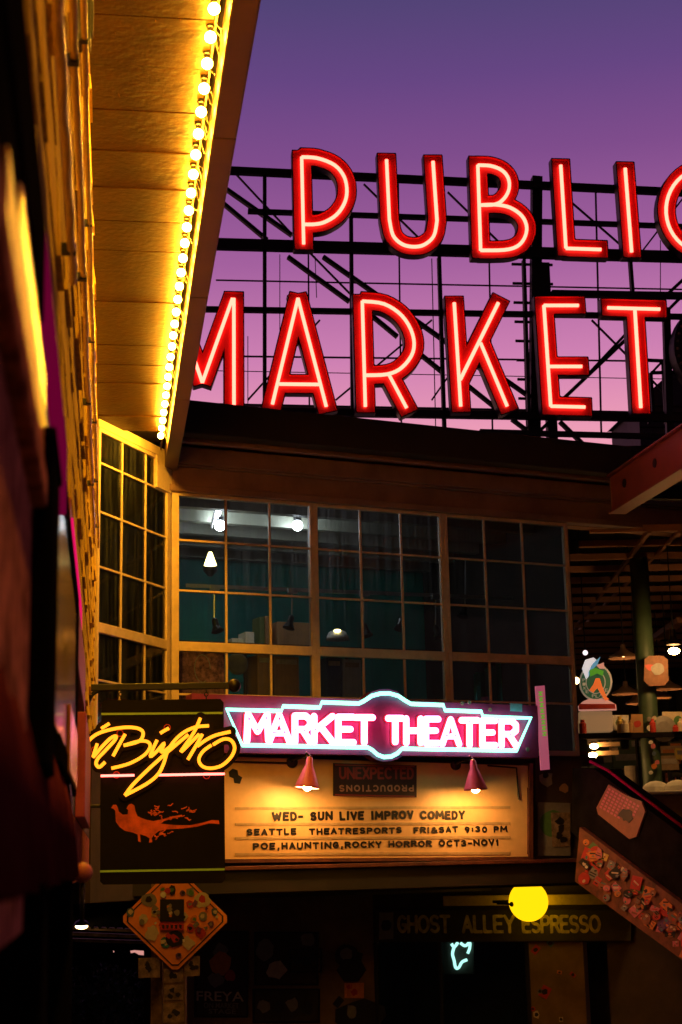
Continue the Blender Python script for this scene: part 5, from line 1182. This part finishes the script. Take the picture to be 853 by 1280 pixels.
# things glimpsed under the arcade
AP = Plane(at(10, 1200, 9), Vector((1, 0, 0)))
q = MB(); q.pslab(AP, [(-40, 1174), (21, 1176), (21, 1204), (-40, 1204)], -.05, 0, 'ghost_board'); t = thing('arcade_sign', 'dark small sign with one pale capital letter under the arcade', 'sign', AP.pt(*AP.px(8, 1204), 0)); q.build('panel', t)
q = MB(); u0, v0 = AP.px(11, 1201); u1, v1 = AP.px(20, 1184); q.text(AP, 'A', u0, u1, v0, v1, .001, .004, STK['cream'], bold=.02); q.build('lettering', t)
t = thing('display_rack', 'wooden rack with amber slats under the arcade sign', 'rack', AP.pt(*AP.px(8, 1320), 0))
q = MB(); q.pslab(AP, [(-40, 1206), (21, 1206), (21, 1320), (-40, 1320)], -.3, -.05, 'maroon_panel'); q.build('back', t)
q = MB()
for x0, y0, x1, y1 in ((3.5, 1210, 6.5, 1226), (8, 1210, 10, 1226), (2, 1258, 7, 1300), (11, 1258, 20, 1300), (-20, 1210, -2, 1226)): q.pslab(AP, [(x0, y0), (x1, y0), (x1, y1), (x0, y1)], -.049, -.02, 'orange_gloss')
q.build('slats', t)
# far canopy, lamp and tree at the end of the alley
fc = thing('far_canopy', 'distant plank canopy with scalloped edge at the alley end', 'canopy', at(120, 1200, 27))
q = MB()
for k in range(3): q.bar(at(60, 1158 + k * 8, 27 + k * .6), at(185, 1164 + k * 7, 27 + k * .6), .3, .05, 'post')
q.build('planks', fc)
FP = Plane(at(120, 1160, 26.8), Vector((1, 0, 0))); edge = [(60, 1140), (190, 1142)]
for k in range(13): edge += [(190 - k * 10 - 1, 1156), (190 - k * 10 - 5, 1162), (190 - k * 10 - 9, 1157)]
q = MB(); q.slab(FP, [[FP.px(x, y) for x, y in edge]], -.02, .02, 'dark'); q.build('valance', fc)
q = MB(); q.bar(at(185, 1140, 27), at(185, 1330, 27), .12, .12, 'dark'); q.build('post', fc)
t = thing('far_lamp', 'tiny bright dome lamp under the distant canopy', 'lamp', at(101, 1156, 26.4)); q = MB(); q.ball(at(102, 1158, 26.4), .07, 'warm_lamp', 14, 8, (1.5, 1, .7)); q.build('bulb', t); q = MB(); q.lathe(at(102, 1157, 26.4), Z, [(.14, 0), (.1, .06), (.02, .1), (.02, .3)], 'black_metal', 14); q.build('shade', t)
FB = Plane(at(120, 1160, 40), Vector((1, 0, 0)))
fb = thing('far_building', 'black far building with narrow gaps of pale water at the alley end', 'building', FB.pt(-8, -2.4, -1))
hole = lambda x0, y0, x1, y1: [FB.px(x0, y0), FB.px(x1, y0), FB.px(x1, y1), FB.px(x0, y1)]
q = MB(); q.slab(FB, [[FB.px(-420, 1050), FB.px(330, 1050), FB.px(330, 1330), FB.px(-420, 1330)], [FB.px(*p_) for p_ in ((160, 1189), (168, 1188), (183, 1189), (182, 1196), (171, 1195), (166, 1192), (161, 1193))], [FB.px(*p_) for p_ in ((138, 1188), (143, 1189), (142, 1194), (139, 1192))]], -.4, 0, 'dark'); q.build('wall', fb)
q = MB(); q.pb(FB, FB.px(-430, 1050)[0], FB.px(335, 1050)[0], FB.px(0, 1050)[1], FB.px(0, 1050)[1] + .2, -.6, .3, 'dark'); q.build('roof', fb)
tr = thing('tree', 'dark leafy tree against the pale water at the alley end', 'tree', at(120, 1330, 33))
tb_ = at(120, 1300, 33); q = MB(); q.tube([Vector((tb_.x, 33, -2.3)), Vector((tb_.x + .1, 33, -1.2)), Vector((tb_.x, 33, -.6))], .1, 'bark', 8, taper=[.14, .11, .06])
for k in range(6): a = k * 1.05; q.tube([Vector((tb_.x + .05, 33, -1.2)), Vector((tb_.x + .7 * math.cos(a), 33 + .7 * math.sin(a), -.7 + .1 * k))], .03, 'bark', 6, taper=[.05, .015])
q.build('trunk', tr)
q = MB(); rt = random.Random(5)
for k in range(2600):
    th_, ph_, rd = rt.uniform(0, 6.28), rt.uniform(-1, 1), rt.random() ** .4
    c = Vector((tb_.x + 1.35 * rd * math.cos(th_) * math.sqrt(1 - ph_ * ph_), 33 + 1.1 * rd * math.sin(th_) * math.sqrt(1 - ph_ * ph_), -1.35 + 1.15 * rd * ph_))
    if math.sin(c.x * 5) + math.sin(c.z * 6 + 1) + math.sin(c.y * 5) < -.9: continue
    a = Vector((rt.uniform(-1, 1), rt.uniform(-1, 1), rt.uniform(-1, 1))).normalized() * .07; b2 = a.orthogonal().normalized() * .035
    q.add([c - a, c + b2, c + a, c - b2], [(0, 1, 2, 3)], 'leaf')
q.build('crown', tr)
print('objects', len(sc.objects))
